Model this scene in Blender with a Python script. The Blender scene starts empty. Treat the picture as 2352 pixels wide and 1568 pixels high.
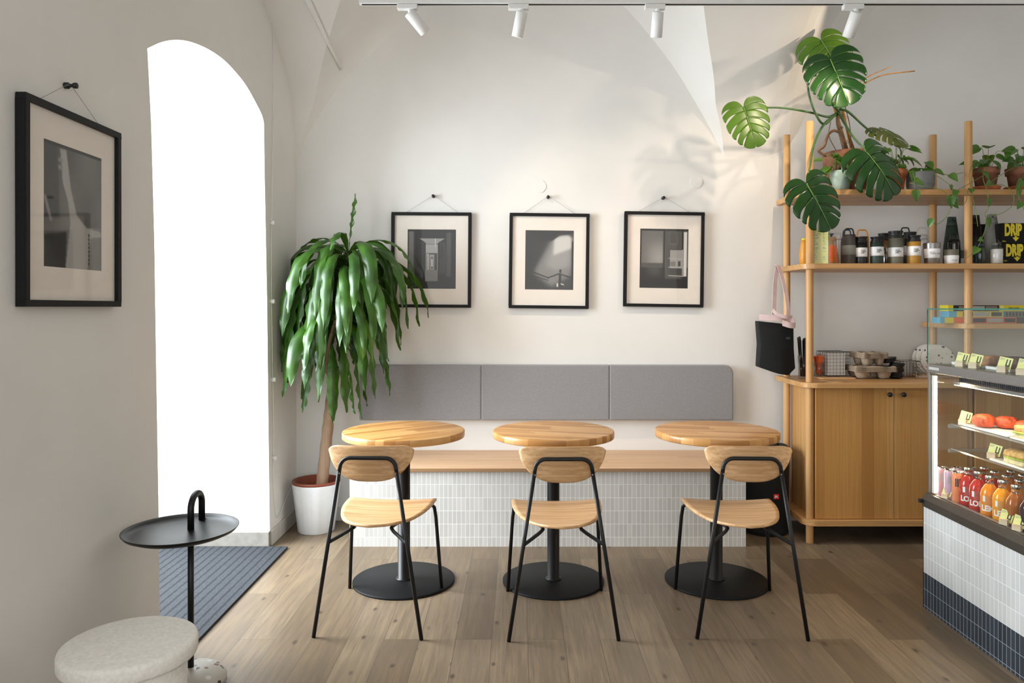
import bpy, math, random
import numpy as np
from mathutils import Vector, Matrix
C = bpy.context.scene.collection
R = math.radians
PI = math.pi
# ------------------------------------------------------------------ camera
F = 1718.0          # focal length in pixels of the 2352 px wide frame
cam = bpy.data.cameras.new('camera'); cam.sensor_width = 36; cam.lens = F/2352*36
cam.shift_x = -14/2352; cam.shift_y = -79/2352; cam.clip_start = 0.05
co = bpy.data.objects.new('camera', cam); C.objects.link(co)
co.location = (0, 0, 1.35); co.rotation_euler = (R(90), 0, 0)
bpy.context.scene.camera = co
# ------------------------------------------------------------------ exposure, world, daylight
sc = bpy.context.scene
sc.view_settings.view_transform = 'Standard'; sc.view_settings.look = 'None'
sc.view_settings.gamma = 1; sc.view_settings.exposure = 0.13
w = bpy.data.worlds.new('sky'); sc.world = w; w.use_nodes = True
w.node_tree.nodes['Background'].inputs[0].default_value = (0.80, 0.90, 1.0, 1)
w.node_tree.nodes['Background'].inputs[1].default_value = 1.3
def area(name, loc, rot, sx, sy, power, col, spread=180):
    l = bpy.data.lights.new(name, 'AREA'); l.shape = 'RECTANGLE'; l.size = sx; l.size_y = sy
    l.energy = power; l.color = col; l.spread = R(spread)
    o = bpy.data.objects.new(name, l); C.objects.link(o); o.location = loc; o.rotation_euler = rot
    return o
# daylight through the glazed street door in the left recess, facing +X
area('door_daylight', (-3.1, 3.3, 2.0), (0, R(-70), 0), 2.5, 2.4, 350, (0.88, 0.95, 1.0), 150)
# daylight through the shop window behind the camera, facing +Y
area('window_daylight', (0.2, -1.42, 1.60), (R(90), 0, 0), 4.2, 2.5, 50, (1.0, 0.945, 0.875))

# ------------------------------------------------------------------ material helpers
class NT:
    def __init__(s, name):
        s.m = bpy.data.materials.new(name); s.m.use_nodes = True
        s.t = s.m.node_tree; s.b = s.t.nodes['Principled BSDF']; s.out = s.t.nodes['Material Output']
    def n(s, typ, **kw):
        o = s.t.nodes.new(typ)
        for k, v in kw.items(): setattr(o, k, v)
        return o
    def l(s, a, b): s.t.links.new(a, b)
    def setin(s, inp, v):
        if hasattr(v, 'is_linked') or isinstance(v, bpy.types.NodeSocket): s.l(v, inp)
        else: inp.default_value = v
    def math(s, op, a, b=0.0, c=None):
        o = s.n('ShaderNodeMath', operation=op); s.setin(o.inputs[0], a); s.setin(o.inputs[1], b)
        if c is not None: s.setin(o.inputs[2], c)
        return o.outputs[0]
    def mix(s, f, a, b):
        o = s.n('ShaderNodeMix', data_type='RGBA'); s.setin(o.inputs[0], f); s.setin(o.inputs[6], a); s.setin(o.inputs[7], b)
        return o.outputs[2]
    def ramp(s, f, stops):
        o = s.n('ShaderNodeValToRGB'); cr = o.color_ramp
        cr.elements[0].position = stops[0][0]; cr.elements[0].color = (*stops[0][1], 1)
        cr.elements[1].position = stops[-1][0]; cr.elements[1].color = (*stops[-1][1], 1)
        for p, c in stops[1:-1]: e = cr.elements.new(p); e.color = (*c, 1)
        s.l(f, o.inputs[0]); return o.outputs[0]
    def obj(s): return s.n('ShaderNodeTexCoord').outputs['Object']
    def pos(s): return s.n('ShaderNodeNewGeometry').outputs['Position']
    def sep(s, v):
        o = s.n('ShaderNodeSeparateXYZ'); s.l(v, o.inputs[0]); return o.outputs
    def comb(s, x, y, z):
        o = s.n('ShaderNodeCombineXYZ')
        for i, v in enumerate((x, y, z)): s.setin(o.inputs[i], v)
        return o.outputs[0]
    def mapping(s, v, scale, rot=(0, 0, 0)):
        o = s.n('ShaderNodeMapping'); s.l(v, o.inputs[0]); o.inputs['Scale'].default_value = scale
        o.inputs['Rotation'].default_value = rot; return o.outputs[0]
    def noise(s, v, scale, det=4, rough=0.5, out=0):
        o = s.n('ShaderNodeTexNoise'); s.l(v, o.inputs['Vector']); o.inputs['Scale'].default_value = scale
        o.inputs['Detail'].default_value = det; o.inputs['Roughness'].default_value = rough; return o.outputs[out]
    def bump(s, h, strength, dist=0.01):
        o = s.n('ShaderNodeBump'); s.l(h, o.inputs['Height']); o.inputs['Strength'].default_value = strength
        o.inputs['Distance'].default_value = dist; s.l(o.outputs[0], s.b.inputs['Normal'])
    def P(s, **kw):
        for k, v in kw.items():
            k = {'col': 'Base Color', 'rough': 'Roughness', 'metal': 'Metallic', 'spec': 'Specular IOR Level', 'coat': 'Coat Weight',
                 'sheen': 'Sheen Weight', 'trans': 'Transmission Weight', 'sss': 'Subsurface Weight'}.get(k, k)
            if k == 'Base Color' and isinstance(v, tuple): v = (*v, 1)
            s.setin(s.b.inputs[k], v)
        return s.m
def plain(name, col, rough=0.5, var=0.08, scale=30, bump=0.0, **kw):
    t = NT(name); v = t.obj(); f = t.noise(v, scale, 3)
    a = tuple(max(0, c*(1-var)) for c in col); b = tuple(min(1, c*(1+var)) for c in col)
    t.P(col=t.ramp(f, [(0.3, a), (0.7, b)]), rough=rough, **kw)
    if bump: t.bump(f, bump, 0.002)
    return t.m
def emis(name, col, st):
    t = NT(name); t.P(col=(0.8, 0.8, 0.8)); t.b.inputs['Emission Color'].default_value = (*col, 1)
    t.b.inputs['Emission Strength'].default_value = st; return t.m
def wood(name, c0, c1, axis=0, freq=1.0, rough=0.42, streak=0.5):
    """fine straight grain along one local axis"""
    t = NT(name); v = t.obj()
    st = [70*freq]*3; st[axis] = 1.6*freq
    lo = [9*freq]*3; lo[axis] = 0.5*freq
    fine = t.noise(t.mapping(v, tuple(st)), 1.0, 5, 0.65)
    broad = t.noise(t.mapping(v, tuple(lo)), 1.0, 3, 0.5)
    f = t.math('ADD', t.math('MULTIPLY', fine, streak), t.math('MULTIPLY', broad, 1-streak))
    mid = tuple((a+b)/2 for a, b in zip(c0, c1))
    t.P(col=t.ramp(f, [(0.40, c0), (0.5, mid), (0.58, c1)]), rough=rough)
    t.bump(fine, 0.08, 0.001)
    return t.m
def planks(name, w_, l_, cols, gap, gapcol, rough, coord='pos', axis=0, grain=(40, 3), knots=False, gstr=0.35, bump=0.15, x0=0.0, y0=None):
    """boards running along y (axis=0) or along x (axis=1)"""
    t = NT(name); v = t.pos() if coord == 'pos' else t.obj(); s = t.sep(v)
    a, b = ((s[0], s[1]), (s[1], s[0]), (s[0], s[2]))[axis]
    u = t.math('DIVIDE', t.math('SUBTRACT', a, x0), w_); ci = t.math('FLOOR', u); cf = t.math('FRACT', u)
    wn = t.n('ShaderNodeTexWhiteNoise', noise_dimensions='1D'); t.l(t.math('ADD', ci, 0.37), wn.inputs['W'])
    if y0 is None: q = t.math('ADD', t.math('DIVIDE', b, l_), wn.outputs['Value'])
    else: q = t.math('ADD', t.math('DIVIDE', t.math('SUBTRACT', b, y0), l_), t.math('MULTIPLY', t.math('FLOORED_MODULO', ci, 2.0), 0.5))
    ri = t.math('FLOOR', q); rf = t.math('FRACT', q)
    wn2 = t.n('ShaderNodeTexWhiteNoise', noise_dimensions='3D'); t.l(t.comb(ci, ri, 0.5), wn2.inputs['Vector'])
    base = t.ramp(wn2.outputs['Value'], cols)
    off = t.math('MULTIPLY', wn2.outputs['Value'], 37.0)
    gv = t.comb(t.math('MULTIPLY', a, grain[0]), t.math('MULTIPLY', b, grain[1]), off)
    g = t.noise(gv, 1.0, 6, 0.62)
    col = t.mix(t.math('MULTIPLY', t.ramp(g, [(0.35, (1, 1, 1)), (0.62, (0, 0, 0))]), gstr), base, t.mix(0.5, base, (*gapcol, 1)))
    if knots:
        kv = t.comb(t.math('ADD', t.math('MULTIPLY', a, 9.0), off), t.math('MULTIPLY', b, 4.5), 0.0)
        vo = t.n('ShaderNodeTexVoronoi', voronoi_dimensions='2D'); t.l(kv, vo.inputs['Vector']); vo.inputs['Scale'].default_value = 0.8
        k = t.ramp(t.math('ADD', vo.outputs['Distance'], t.math('MULTIPLY', t.math('SUBTRACT', g, 0.5), 0.12)), [(0.02, (1, 1, 1)), (0.09, (0, 0, 0))])
        k = t.math('MULTIPLY', k, t.math('GREATER_THAN', t.sep(vo.outputs['Color'])[0], 0.62))
        fs_ = t.noise(t.comb(t.math('MULTIPLY', a, 150.0), t.math('MULTIPLY', b, 5.0), off), 1.0, 3, 0.6)
        col = t.mix(t.math('MULTIPLY', t.ramp(fs_, [(0.52, (0, 0, 0)), (0.70, (1, 1, 1))]), 0.45), col, (0.11, 0.08, 0.055, 1))
        col = t.mix(t.math('MULTIPLY', k, 0.85), col, (0.05, 0.033, 0.024, 1))
        bl = t.noise(t.comb(t.math('MULTIPLY', a, 11.0), t.math('MULTIPLY', b, 2.0), off), 1.0, 3, 0.5)
        col = t.mix(t.math('MULTIPLY', t.ramp(bl, [(0.46, (0, 0, 0)), (0.68, (1, 1, 1))]), 0.6), col, t.mix(0.55, base, (0.10, 0.08, 0.06, 1)))
    e1 = t.math('LESS_THAN', t.math('MINIMUM', cf, t.math('SUBTRACT', 1.0, cf)), gap/w_/2)
    e2 = t.math('LESS_THAN', t.math('MINIMUM', rf, t.math('SUBTRACT', 1.0, rf)), gap/l_/2)
    e = t.math('MAXIMUM', e1, e2)
    t.P(col=t.mix(t.math('MULTIPLY', e, 0.9), col, (*gapcol, 1)), rough=rough)
    t.bump(t.math('SUBTRACT', t.math('MULTIPLY', g, 0.25), e), bump, 0.0015)
    return t.m
def tiles(name, ax, w_, h_, z0, col, grout, gap=0.0022, rough=0.3, var=0.06):
    t = NT(name); s = t.sep(t.pos()); a = s[ax]; b = t.math('SUBTRACT', s[2], z0)
    u = t.math('DIVIDE', a, w_); q = t.math('DIVIDE', b, h_)
    cf = t.math('FRACT', u); rf = t.math('FRACT', q)
    e1 = t.math('LESS_THAN', t.math('MINIMUM', cf, t.math('SUBTRACT', 1.0, cf)), gap/w_/2)
    e2 = t.math('LESS_THAN', t.math('MINIMUM', rf, t.math('SUBTRACT', 1.0, rf)), gap/h_/2)
    e = t.math('MAXIMUM', e1, e2)
    wn = t.n('ShaderNodeTexWhiteNoise', noise_dimensions='3D'); t.l(t.comb(t.math('FLOOR', u), t.math('FLOOR', q), 0.5), wn.inputs['Vector'])
    lo = tuple(c*(1-var) for c in col); hi = tuple(min(1, c*(1+var)) for c in col)
    base = t.ramp(wn.outputs['Value'], [(0, lo), (1, hi)])
    t.P(col=t.mix(e, base, (*grout, 1)), rough=t.math('ADD', t.math('MULTIPLY', e, 0.5), rough))
    t.bump(t.math('SUBTRACT', 1.0, e), 0.5, 0.002)
    return t.m
def glass(name, tint=(1, 1, 1), rough=0.0, refl=0.28):
    t = NT(name); t.t.nodes.remove(t.b)
    tr = t.n('ShaderNodeBsdfTransparent'); tr.inputs[0].default_value = (*tint, 1)
    gl = t.n('ShaderNodeBsdfGlossy'); gl.inputs['Roughness'].default_value = rough
    fr = t.n('ShaderNodeFresnel'); bf = t.n('ShaderNodeNewGeometry').outputs['Backfacing']
    t.l(t.math('SUBTRACT', 1.5, t.math('MULTIPLY', bf, 1.5-1/1.5)), fr.inputs[0])
    f = t.math('MULTIPLY', fr.outputs[0], refl)
    mx = t.n('ShaderNodeMixShader'); t.l(f, mx.inputs[0]); t.l(tr.outputs[0], mx.inputs[1]); t.l(gl.outputs[0], mx.inputs[2])
    t.l(mx.outputs[0], t.out.inputs[0]); return t.m
def leafmat(name, c0, c1, rough=0.32, veins=None):
    t = NT(name); v = t.obj()
    f = t.noise(t.mapping(v, (6, 6, 6)), 1.0, 4)
    col = t.ramp(f, [(0.3, c0), (0.7, c1)])
    t.P(col=col, rough=rough, spec=0.6)
    tl = t.n('ShaderNodeBsdfTranslucent'); t.l(t.mix(0.35, col, (0.35, 0.55, 0.05, 1)), tl.inputs[0])
    mx = t.n('ShaderNodeMixShader'); mx.inputs[0].default_value = 0.22
    t.l(t.b.outputs[0], mx.inputs[1]); t.l(tl.outputs[0], mx.inputs[2]); t.l(mx.outputs[0], t.out.inputs[0])
    return t.m
def plaster(name, col, patch=0.03):
    t = NT(name); v = t.pos()
    f = t.noise(v, 2.2, 4, 0.55); g = t.noise(v, 160, 3, 0.6); h = t.noise(v, 9, 4, 0.6)
    lo = tuple(c*(1-patch) for c in col); hi = tuple(min(1, c*(1+patch)) for c in col)
    t.P(col=t.ramp(f, [(0.3, lo), (0.7, hi)]), rough=0.85, spec=0.25)
    t.bump(t.math('ADD', t.math('MULTIPLY', g, 0.22), t.math('MULTIPLY', h, 1.0)), 0.25, 0.004)
    return t.m
def speckle(name, base, cols, scale=60, thr=0.18, rough=0.5):
    t = NT(name); v = t.obj()
    vo = t.n('ShaderNodeTexVoronoi'); t.l(v, vo.inputs['Vector']); vo.inputs['Scale'].default_value = scale
    s = t.sep(vo.outputs['Color'])
    m = t.math('MULTIPLY', t.math('LESS_THAN', vo.outputs['Distance'], thr), t.math('GREATER_THAN', s[1], 0.45))
    st = [(i/max(1, len(cols)-1), c) for i, c in enumerate(cols)]
    r = t.n('ShaderNodeValToRGB'); r.color_ramp.interpolation = 'CONSTANT'
    r.color_ramp.elements[0].color = (*cols[0], 1); r.color_ramp.elements[1].position = (len(cols)-1)/len(cols); r.color_ramp.elements[1].color = (*cols[-1], 1)
    for i, c in enumerate(cols[1:-1]): e = r.color_ramp.elements.new((i+1)/len(cols)); e.color = (*c, 1)
    t.l(s[0], r.inputs[0])
    t.P(col=t.mix(m, (*base, 1), r.outputs[0]), rough=rough); return t.m

M = {}
M['wall'] = plaster('wall_plaster', (0.80, 0.788, 0.760))
M['floor'] = planks('floor_planks', 0.1465, 0.97, [(0, (0.175, 0.124, 0.076)), (0.35, (0.235, 0.171, 0.107)), (0.7, (0.285, 0.212, 0.135)), (1, (0.200, 0.145, 0.090))],
                    0.0022, (0.09, 0.07, 0.055), 0.36, grain=(55, 3.0), knots=True, gstr=1.0, x0=0.0397, y0=3.04)
M['floor'].node_tree.nodes['Principled BSDF'].inputs['Specular IOR Level'].default_value = 0.28
M['bench_wood'] = planks('bench_oak', 0.042, 0.55, [(0, (0.58, 0.36, 0.20)), (0.5, (0.66, 0.43, 0.26)), (1, (0.62, 0.38, 0.21))], 0.0006, (0.30, 0.17, 0.08), 0.45, axis=1, gstr=0.3, bump=0.05)
M['table_wood'] = planks('tabletop_oak', 0.034, 0.33, [(0, (0.40, 0.175, 0.045)), (0.4, (0.58, 0.29, 0.09)), (0.75, (0.70, 0.40, 0.15)), (1, (0.50, 0.23, 0.06))], 0.0005, (0.25, 0.12, 0.04), 0.33, coord='obj', grain=(60, 5), gstr=0.35, bump=0.05)
M['ply'] = wood('chair_oak_veneer', (0.50, 0.265, 0.11), (0.78, 0.50, 0.265), axis=0, rough=0.42)
M['ply_edge'] = plain('plywood_edge', (0.58, 0.38, 0.22), 0.6, 0.15, 60)
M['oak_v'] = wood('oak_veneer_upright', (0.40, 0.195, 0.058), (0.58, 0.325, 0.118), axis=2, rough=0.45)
M['oak_door'] = planks('oak_door_veneer', 0.071, 400.0, [(0, (0.44, 0.205, 0.050)), (0.5, (0.56, 0.285, 0.080)), (1, (0.66, 0.37, 0.13))], 0.0002, (0.30, 0.14, 0.04), 0.45, coord='obj', axis=2, grain=(170, 2.5), gstr=0.75, bump=0.04)
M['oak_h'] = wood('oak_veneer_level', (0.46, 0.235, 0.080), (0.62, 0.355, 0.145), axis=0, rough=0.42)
M['oak_post'] = wood('oak_post', (0.52, 0.28, 0.105), (0.66, 0.39, 0.17), axis=2, freq=0.8, rough=0.42)
M['black_metal'] = plain('black_powder_coat', (0.006, 0.0065, 0.0075), 0.42, 0.2, 400, bump=0.1, spec=0.4)
M['black_base'] = plain('black_cast_base', (0.008, 0.0085, 0.0095), 0.5, 0.15, 500, bump=0.25, spec=0.18)
M['black_plastic'] = plain('black_plastic', (0.012, 0.012, 0.013), 0.4)
M['black_frame'] = plain('black_frame_wood', (0.007, 0.007, 0.008), 0.55, 0.2, 60, spec=0.25)
M['mat_board'] = plain('passepartout_card', (0.80, 0.735, 0.66), 0.9, 0.02)
M['glass'] = glass('picture_glass')
M['case_glass'] = glass('display_glass', (0.965, 0.985, 0.975), refl=0.7)
M['glass_edge'] = plain('green_glass_edge', (0.02, 0.16, 0.12), 0.2)
M['clear'] = glass('clear_bottle_glass', (0.95, 0.96, 0.96), refl=1.6)
M['smoke'] = glass('smoked_bottle_glass', (0.50, 0.53, 0.54), refl=1.6)
M['teal_glass'] = glass('teal_jar_glass', (0.58, 0.70, 0.74), refl=1.6)
M['fabric'] = plain('grey_felt', (0.27, 0.265, 0.275), 0.95, 0.12, 260, bump=0.3, sheen=0.3)
M['tile_bench'] = tiles('white_finger_tiles', 0, 0.0247, 0.0743, -0.021, (0.60, 0.59, 0.565), (0.86, 0.85, 0.82), gap=0.0028, rough=0.25)
M['tile_case'] = tiles('white_counter_tiles', 1, 0.0245, 0.0743, 0.161-0.0743*3, (0.62, 0.63, 0.62), (0.82, 0.84, 0.84), gap=0.0024, rough=0.2)
M['tile_dark'] = tiles('slate_counter_tiles', 1, 0.0245, 0.0743, 0.161-0.0743*3, (0.035, 0.045, 0.06), (0.30, 0.36, 0.40), gap=0.0022, rough=0.25, var=0.2)
M['tile_base_y'] = tiles('baseboard_tiles_side', 1, 0.0247, 0.2, -0.1, (0.66, 0.63, 0.58), (0.45, 0.42, 0.38), rough=0.4)
M['tile_base_x'] = tiles('baseboard_tiles_back', 0, 0.0247, 0.2, -0.1, (0.66, 0.63, 0.58), (0.45, 0.42, 0.38), rough=0.4)
M['stone'] = plain('stone_skirting', (0.30, 0.28, 0.25), 0.6, 0.12, 25, bump=0.2)
M['steel'] = plain('brushed_steel', (0.33, 0.32, 0.31), 0.35, 0.05, 200, metal=0.85)
M['dark_steel'] = plain('bronze_steel_trim', (0.10, 0.085, 0.07), 0.38, 0.1, 200, metal=0.6)
M['chrome'] = plain('polished_metal', (0.7, 0.7, 0.7), 0.18, 0.03, metal=1.0)
M['white_paint'] = plain('white_enamel', (0.80, 0.80, 0.79), 0.4, 0.02)
M['white_pot'] = plain('white_pot_glaze', (0.80, 0.81, 0.82), 0.35, 0.02)
M['terracotta'] = plain('terracotta', (0.42, 0.13, 0.045), 0.8, 0.25, 22, bump=0.3)
M['terracotta_old'] = plain('weathered_terracotta', (0.24, 0.10, 0.055), 0.85, 0.35, 18, bump=0.3)
M['brown_plastic'] = plain('brown_nursery_pot', (0.24, 0.055, 0.028), 0.5, 0.1)
M['mint'] = plain('mint_ceramic', (0.33, 0.43, 0.36), 0.5, 0.06)
M['grey_pot'] = plain('grey_ceramic', (0.16, 0.17, 0.175), 0.6, 0.12, 12)
M['soil'] = plain('potting_soil', (0.04, 0.025, 0.015), 0.95, 0.5, 60, bump=0.8)
M['bark'] = wood('cane_bark', (0.22, 0.13, 0.08), (0.44, 0.30, 0.20), axis=2, freq=0.45, rough=0.85)
M['dleaf'] = leafmat('dracaena_leaf', (0.012, 0.052, 0.006), (0.050, 0.150, 0.012), 0.36)
M['mleaf'] = leafmat('monstera_leaf_dark', (0.010, 0.055, 0.010), (0.024, 0.095, 0.014), 0.22)
M['mleaf2'] = leafmat('monstera_leaf_lit', (0.07, 0.17, 0.008), (0.13, 0.28, 0.016), 0.35)  # brighter yellow-green: light shining through these leaves is painted into the colour
M['mleaf3'] = leafmat('monstera_leaf_olive', (0.10, 0.13, 0.02), (0.17, 0.20, 0.03), 0.4)
M['vein'] = plain('leaf_midrib', (0.16, 0.30, 0.06), 0.5)
M['stem'] = plain('green_stem', (0.045, 0.12, 0.03), 0.45, 0.25)
M['dead_stem'] = plain('dry_stem', (0.42, 0.19, 0.035), 0.6, 0.3)
M['root'] = plain('aerial_root', (0.20, 0.11, 0.06), 0.85, 0.3)
M['pleaf'] = leafmat('pothos_leaf', (0.035, 0.13, 0.012), (0.12, 0.27, 0.035), 0.35)
M['vine'] = plain('pothos_vine', (0.17, 0.24, 0.05), 0.55, 0.2)
M['pink'] = plain('pink_webbing', (0.72, 0.55, 0.54), 0.85, 0.05)
M['bag'] = plain('black_canvas', (0.004, 0.004, 0.0045), 0.9, 0.2, 300, bump=0.3)
M['kraft'] = plain('kraft_paper', (0.42, 0.24, 0.11), 0.85, 0.12)
M['pulp'] = plain('moulded_pulp', (0.38, 0.29, 0.21), 0.95, 0.12, 120, bump=0.4)
M['orange'] = plain('orange_print', (0.78, 0.13, 0.02), 0.6, 0.1)
M['yellow'] = plain('yellow_print', (0.75, 0.62, 0.03), 0.6, 0.04)
M['card'] = plain('pale_yellow_card', (0.80, 0.78, 0.30), 0.7, 0.03)
M['blue'] = plain('light_blue_print', (0.10, 0.42, 0.62), 0.6, 0.05)
M['ink'] = plain('black_ink', (0.02, 0.02, 0.02), 0.7)
M['grey_ink'] = plain('grey_ink', (0.25, 0.25, 0.25), 0.7)
M['paper'] = plain('white_paper', (0.78, 0.76, 0.73), 0.8, 0.02)
M['block'] = wood('pine_block', (0.62, 0.46, 0.30), (0.74, 0.60, 0.44), axis=0, rough=0.6)
M['red'] = plain('red_badge', (0.75, 0.02, 0.015), 0.5, 0.02)
M['white_ink'] = plain('white_ink', (0.85, 0.85, 0.85), 0.6, 0.01)
M['amber'] = plain('amber_plastic', (0.65, 0.28, 0.02), 0.4, 0.05)
M['oatmeal'] = plain('oatmeal_stone', (0.88, 0.855, 0.80), 0.8, 0.07, 110, bump=0.1)
M['oatmeal_x'] = speckle('oatmeal_terrazzo', (0.60, 0.54, 0.45), [(0.70, 0.67, 0.62), (0.66, 0.62, 0.55), (0.74, 0.72, 0.68)], 110, 0.5, 0.75)
M['terrazzo'] = speckle('marbled_stone', (0.55, 0.52, 0.47), [(0.08, 0.06, 0.05), (0.25, 0.14, 0.09), (0.75, 0.73, 0.70)], 45, 0.42, 0.4)
M['plate'] = speckle('speckled_plate', (0.80, 0.76, 0.69), [(0.03, 0.03, 0.03), (0.55, 0.25, 0.20), (0.10, 0.12, 0.12)], 40, 0.26, 0.4)
def matmat():
    t = NT('ribbed_mat'); s = t.sep(t.pos()); u = t.math('FRACT', t.math('DIVIDE', s[0], 0.042))
    wob = t.math('MULTIPLY', t.math('SUBTRACT', t.noise(t.pos(), 60, 3), 0.5), 0.22)
    e = t.math('LESS_THAN', t.math('ADD', t.math('ABSOLUTE', t.math('SUBTRACT', u, 0.5)), wob), 0.13)
    n = t.noise(t.pos(), 420, 3, 0.7)
    c = t.ramp(n, [(0.35, (0.015, 0.018, 0.022)), (0.55, (0.045, 0.051, 0.060)), (0.72, (0.16, 0.17, 0.185))])
    t.P(col=t.mix(e, c, (0.012, 0.015, 0.022, 1)), rough=0.95)
    t.bump(t.math('SUBTRACT', n, t.math('MULTIPLY', e, 1.5)), 0.8, 0.004); return t.m
M['doormat'] = matmat()

# ------------------------------------------------------------------ mesh helpers
class MB:
    def __init__(s): s.v = []; s.f = []; s.m = []; s.s = []
    def add(s, vs, fs, smooth=False, m=0):
        k = len(s.v); s.v += [tuple(p) for p in vs]
        for f in fs: s.f.append(tuple(i+k for i in f)); s.m.append(m); s.s.append(smooth)
        return s
    def box(s, x0, x1, y0, y1, z0, z1, m=0):
        v = [(x, y, z) for z in (z0, z1) for y in (y0, y1) for x in (x0, x1)]
        return s.add(v, [(0, 2, 3, 1), (4, 5, 7, 6), (0, 1, 5, 4), (2, 6, 7, 3), (0, 4, 6, 2), (1, 3, 7, 5)], False, m)
    def lathe(s, prof, c=(0, 0, 0), n=28, m=0, smooth=True, closed=False, rot=None):
        vs = []; fs = []; k = len(prof)
        for r, z in prof:
            for i in range(n):
                a = 2*PI*i/n; p = Vector((r*math.cos(a), r*math.sin(a), z))
                if rot is not None: p = rot @ p
                vs.append((p.x+c[0], p.y+c[1], p.z+c[2]))
        rng = range(k) if closed else range(k-1)
        for j in rng:
            j2 = (j+1) % k
            for i in range(n):
                i2 = (i+1) % n; fs.append((j*n+i, j*n+i2, j2*n+i2, j2*n+i))
        s.add(vs, fs, smooth, m)
        if not closed:
            if prof[0][0] > 1e-6: s.add(vs[:n], [tuple(range(n))[::-1]], False, m)
            if prof[-1][0] > 1e-6: s.add(vs[-n:], [tuple(range(n))], False, m)
        return s
    def cyl(s, p, r, h, n=24, m=0, axis=2):
        prof = [(r, 0), (r, h)]
        rot = None
        if axis == 0: rot = Matrix.Rotation(R(90), 3, 'Y')
        if axis == 1: rot = Matrix.Rotation(R(-90), 3, 'X')
        return s.lathe(prof, p, n, m, True, rot=rot)
    def tube(s, pts, r, n=8, m=0, closed=False, caps=True, flat=None):
        P = [Vector(p) for p in pts]; k = len(P); rr = r if isinstance(r, (list, tuple)) else [r]*k
        vs = []; prev = None
        for i, p in enumerate(P):
            if closed: t = P[(i+1) % k]-P[i-1]
            else: t = P[min(i+1, k-1)]-P[max(i-1, 0)]
            t.normalize()
            if prev is None:
                up = Vector((0, 0, 1)) if abs(t.z) < 0.9 else Vector((1, 0, 0))
                a = t.cross(up).normalized()
            else:
                a = (prev - t*prev.dot(t)).normalized()
            prev = a; b = t.cross(a)
            for j in range(n):
                th = 2*PI*j/n; vs.append(p + (a*math.cos(th) + b*math.sin(th))*rr[i])
        fs = []
        for i in range(k if closed else k-1):
            i2 = (i+1) % k
            for j in range(n): j2 = (j+1) % n; fs.append((i*n+j, i*n+j2, i2*n+j2, i2*n+j))
        s.add(vs, fs, True, m)
        if caps and not closed:
            s.add(vs[:n], [tuple(range(n))[::-1]], False, m); s.add(vs[-n:], [tuple(range(n))], False, m)
        return s
    def prism(s, poly, axis, a, b, m=0, smooth=False):
        """poly in the two other axes (in x,y,z order), extruded from a to b"""
        def mk(p, h): return {0: (h, p[0], p[1]), 1: (p[0], h, p[1]), 2: (p[0], p[1], h)}[axis]
        n = len(poly); vs = [mk(p, a) for p in poly] + [mk(p, b) for p in poly]
        s.add(vs, [tuple(range(n))[::-1], tuple(range(n, 2*n))], False, m)
        s.add(vs, [(i, (i+1) % n, n+(i+1) % n, n+i) for i in range(n)], smooth, m)
        return s
    def build(s, name, mat, parent=None, loc=None, rot=None, bevel=0, solid=0, sub=0):
        me = bpy.data.meshes.new(name); me.from_pydata(s.v, [], s.f); me.update()
        ms = mat if isinstance(mat, (list, tuple)) else [mat]
        for q in ms: me.materials.append(q)
        me.polygons.foreach_set('material_index', s.m); me.polygons.foreach_set('use_smooth', s.s)
        o = bpy.data.objects.new(name, me); C.objects.link(o)
        if parent is not None: o.parent = parent
        if loc is not None: o.location = loc
        if rot is not None: o.rotation_euler = rot
        import bmesh
        bm = bmesh.new(); bm.from_mesh(me); 
        if not getattr(s, 'nofix', False):
            bmesh.ops.remove_doubles(bm, verts=bm.verts, dist=1e-6); bmesh.ops.recalc_face_normals(bm, faces=bm.faces)
        bm.to_mesh(me); bm.free()
        if solid: q = o.modifiers.new('solid', 'SOLIDIFY'); q.thickness = solid; q.offset = 0
        if sub: q = o.modifiers.new('sub', 'SUBSURF'); q.levels = sub; q.render_levels = sub
        if bevel:
            q = o.modifiers.new('bevel', 'BEVEL'); q.width = bevel; q.segments = 3; q.limit_method = 'ANGLE'; q.angle_limit = R(40)
            q.harden_normals = False
        return o
def E(name, loc=(0, 0, 0), rz=0, label=None, cat=None, group=None, rot=None):
    o = bpy.data.objects.new(name, None); C.objects.link(o); o.location = loc
    o.rotation_euler = rot if rot else (0, 0, rz); o.empty_display_size = 0.05
    return tag(o, label, cat, group)
def tag(o, label=None, cat=None, group=None, kind=None):
    if label: o['label'] = label
    if cat: o['category'] = cat
    if group: o['group'] = group
    if kind: o['kind'] = kind
    return o
def struct(o): o['kind'] = 'structure'; return o
def children(o): return [c for c in bpy.data.objects if c.parent == o]
def dup(o, loc=None, rz=None, label=None, group=None, parent=None):
    c = o.copy(); C.objects.link(c)
    if parent is not None: c.parent = parent
    if loc is not None: c.location = loc
    if rz is not None: c.rotation_euler[2] = rz
    if label: c['label'] = label
    if group: c['group'] = group
    for ch in children(o): dup(ch, parent=c)
    return c
def rrect(x0, x1, z0, z1, r, n=6, corners=(1, 1, 1, 1)):
    """rounded rectangle outline, corners order: bl, br, tr, tl"""
    out = []
    cs = [((x0+r, z0+r), 180, corners[0], (x0, z0)), ((x1-r, z0+r), 270, corners[1], (x1, z0)), ((x1-r, z1-r), 0, corners[2], (x1, z1)), ((x0+r, z1-r), 90, corners[3], (x0, z1))]
    for (cx, cz), a0, on, sharp in cs:
        if not on: out.append(sharp); continue
        for i in range(n+1): a = R(a0+90*i/n); out.append((cx+r*math.cos(a), cz+r*math.sin(a)))
    return out
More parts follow.
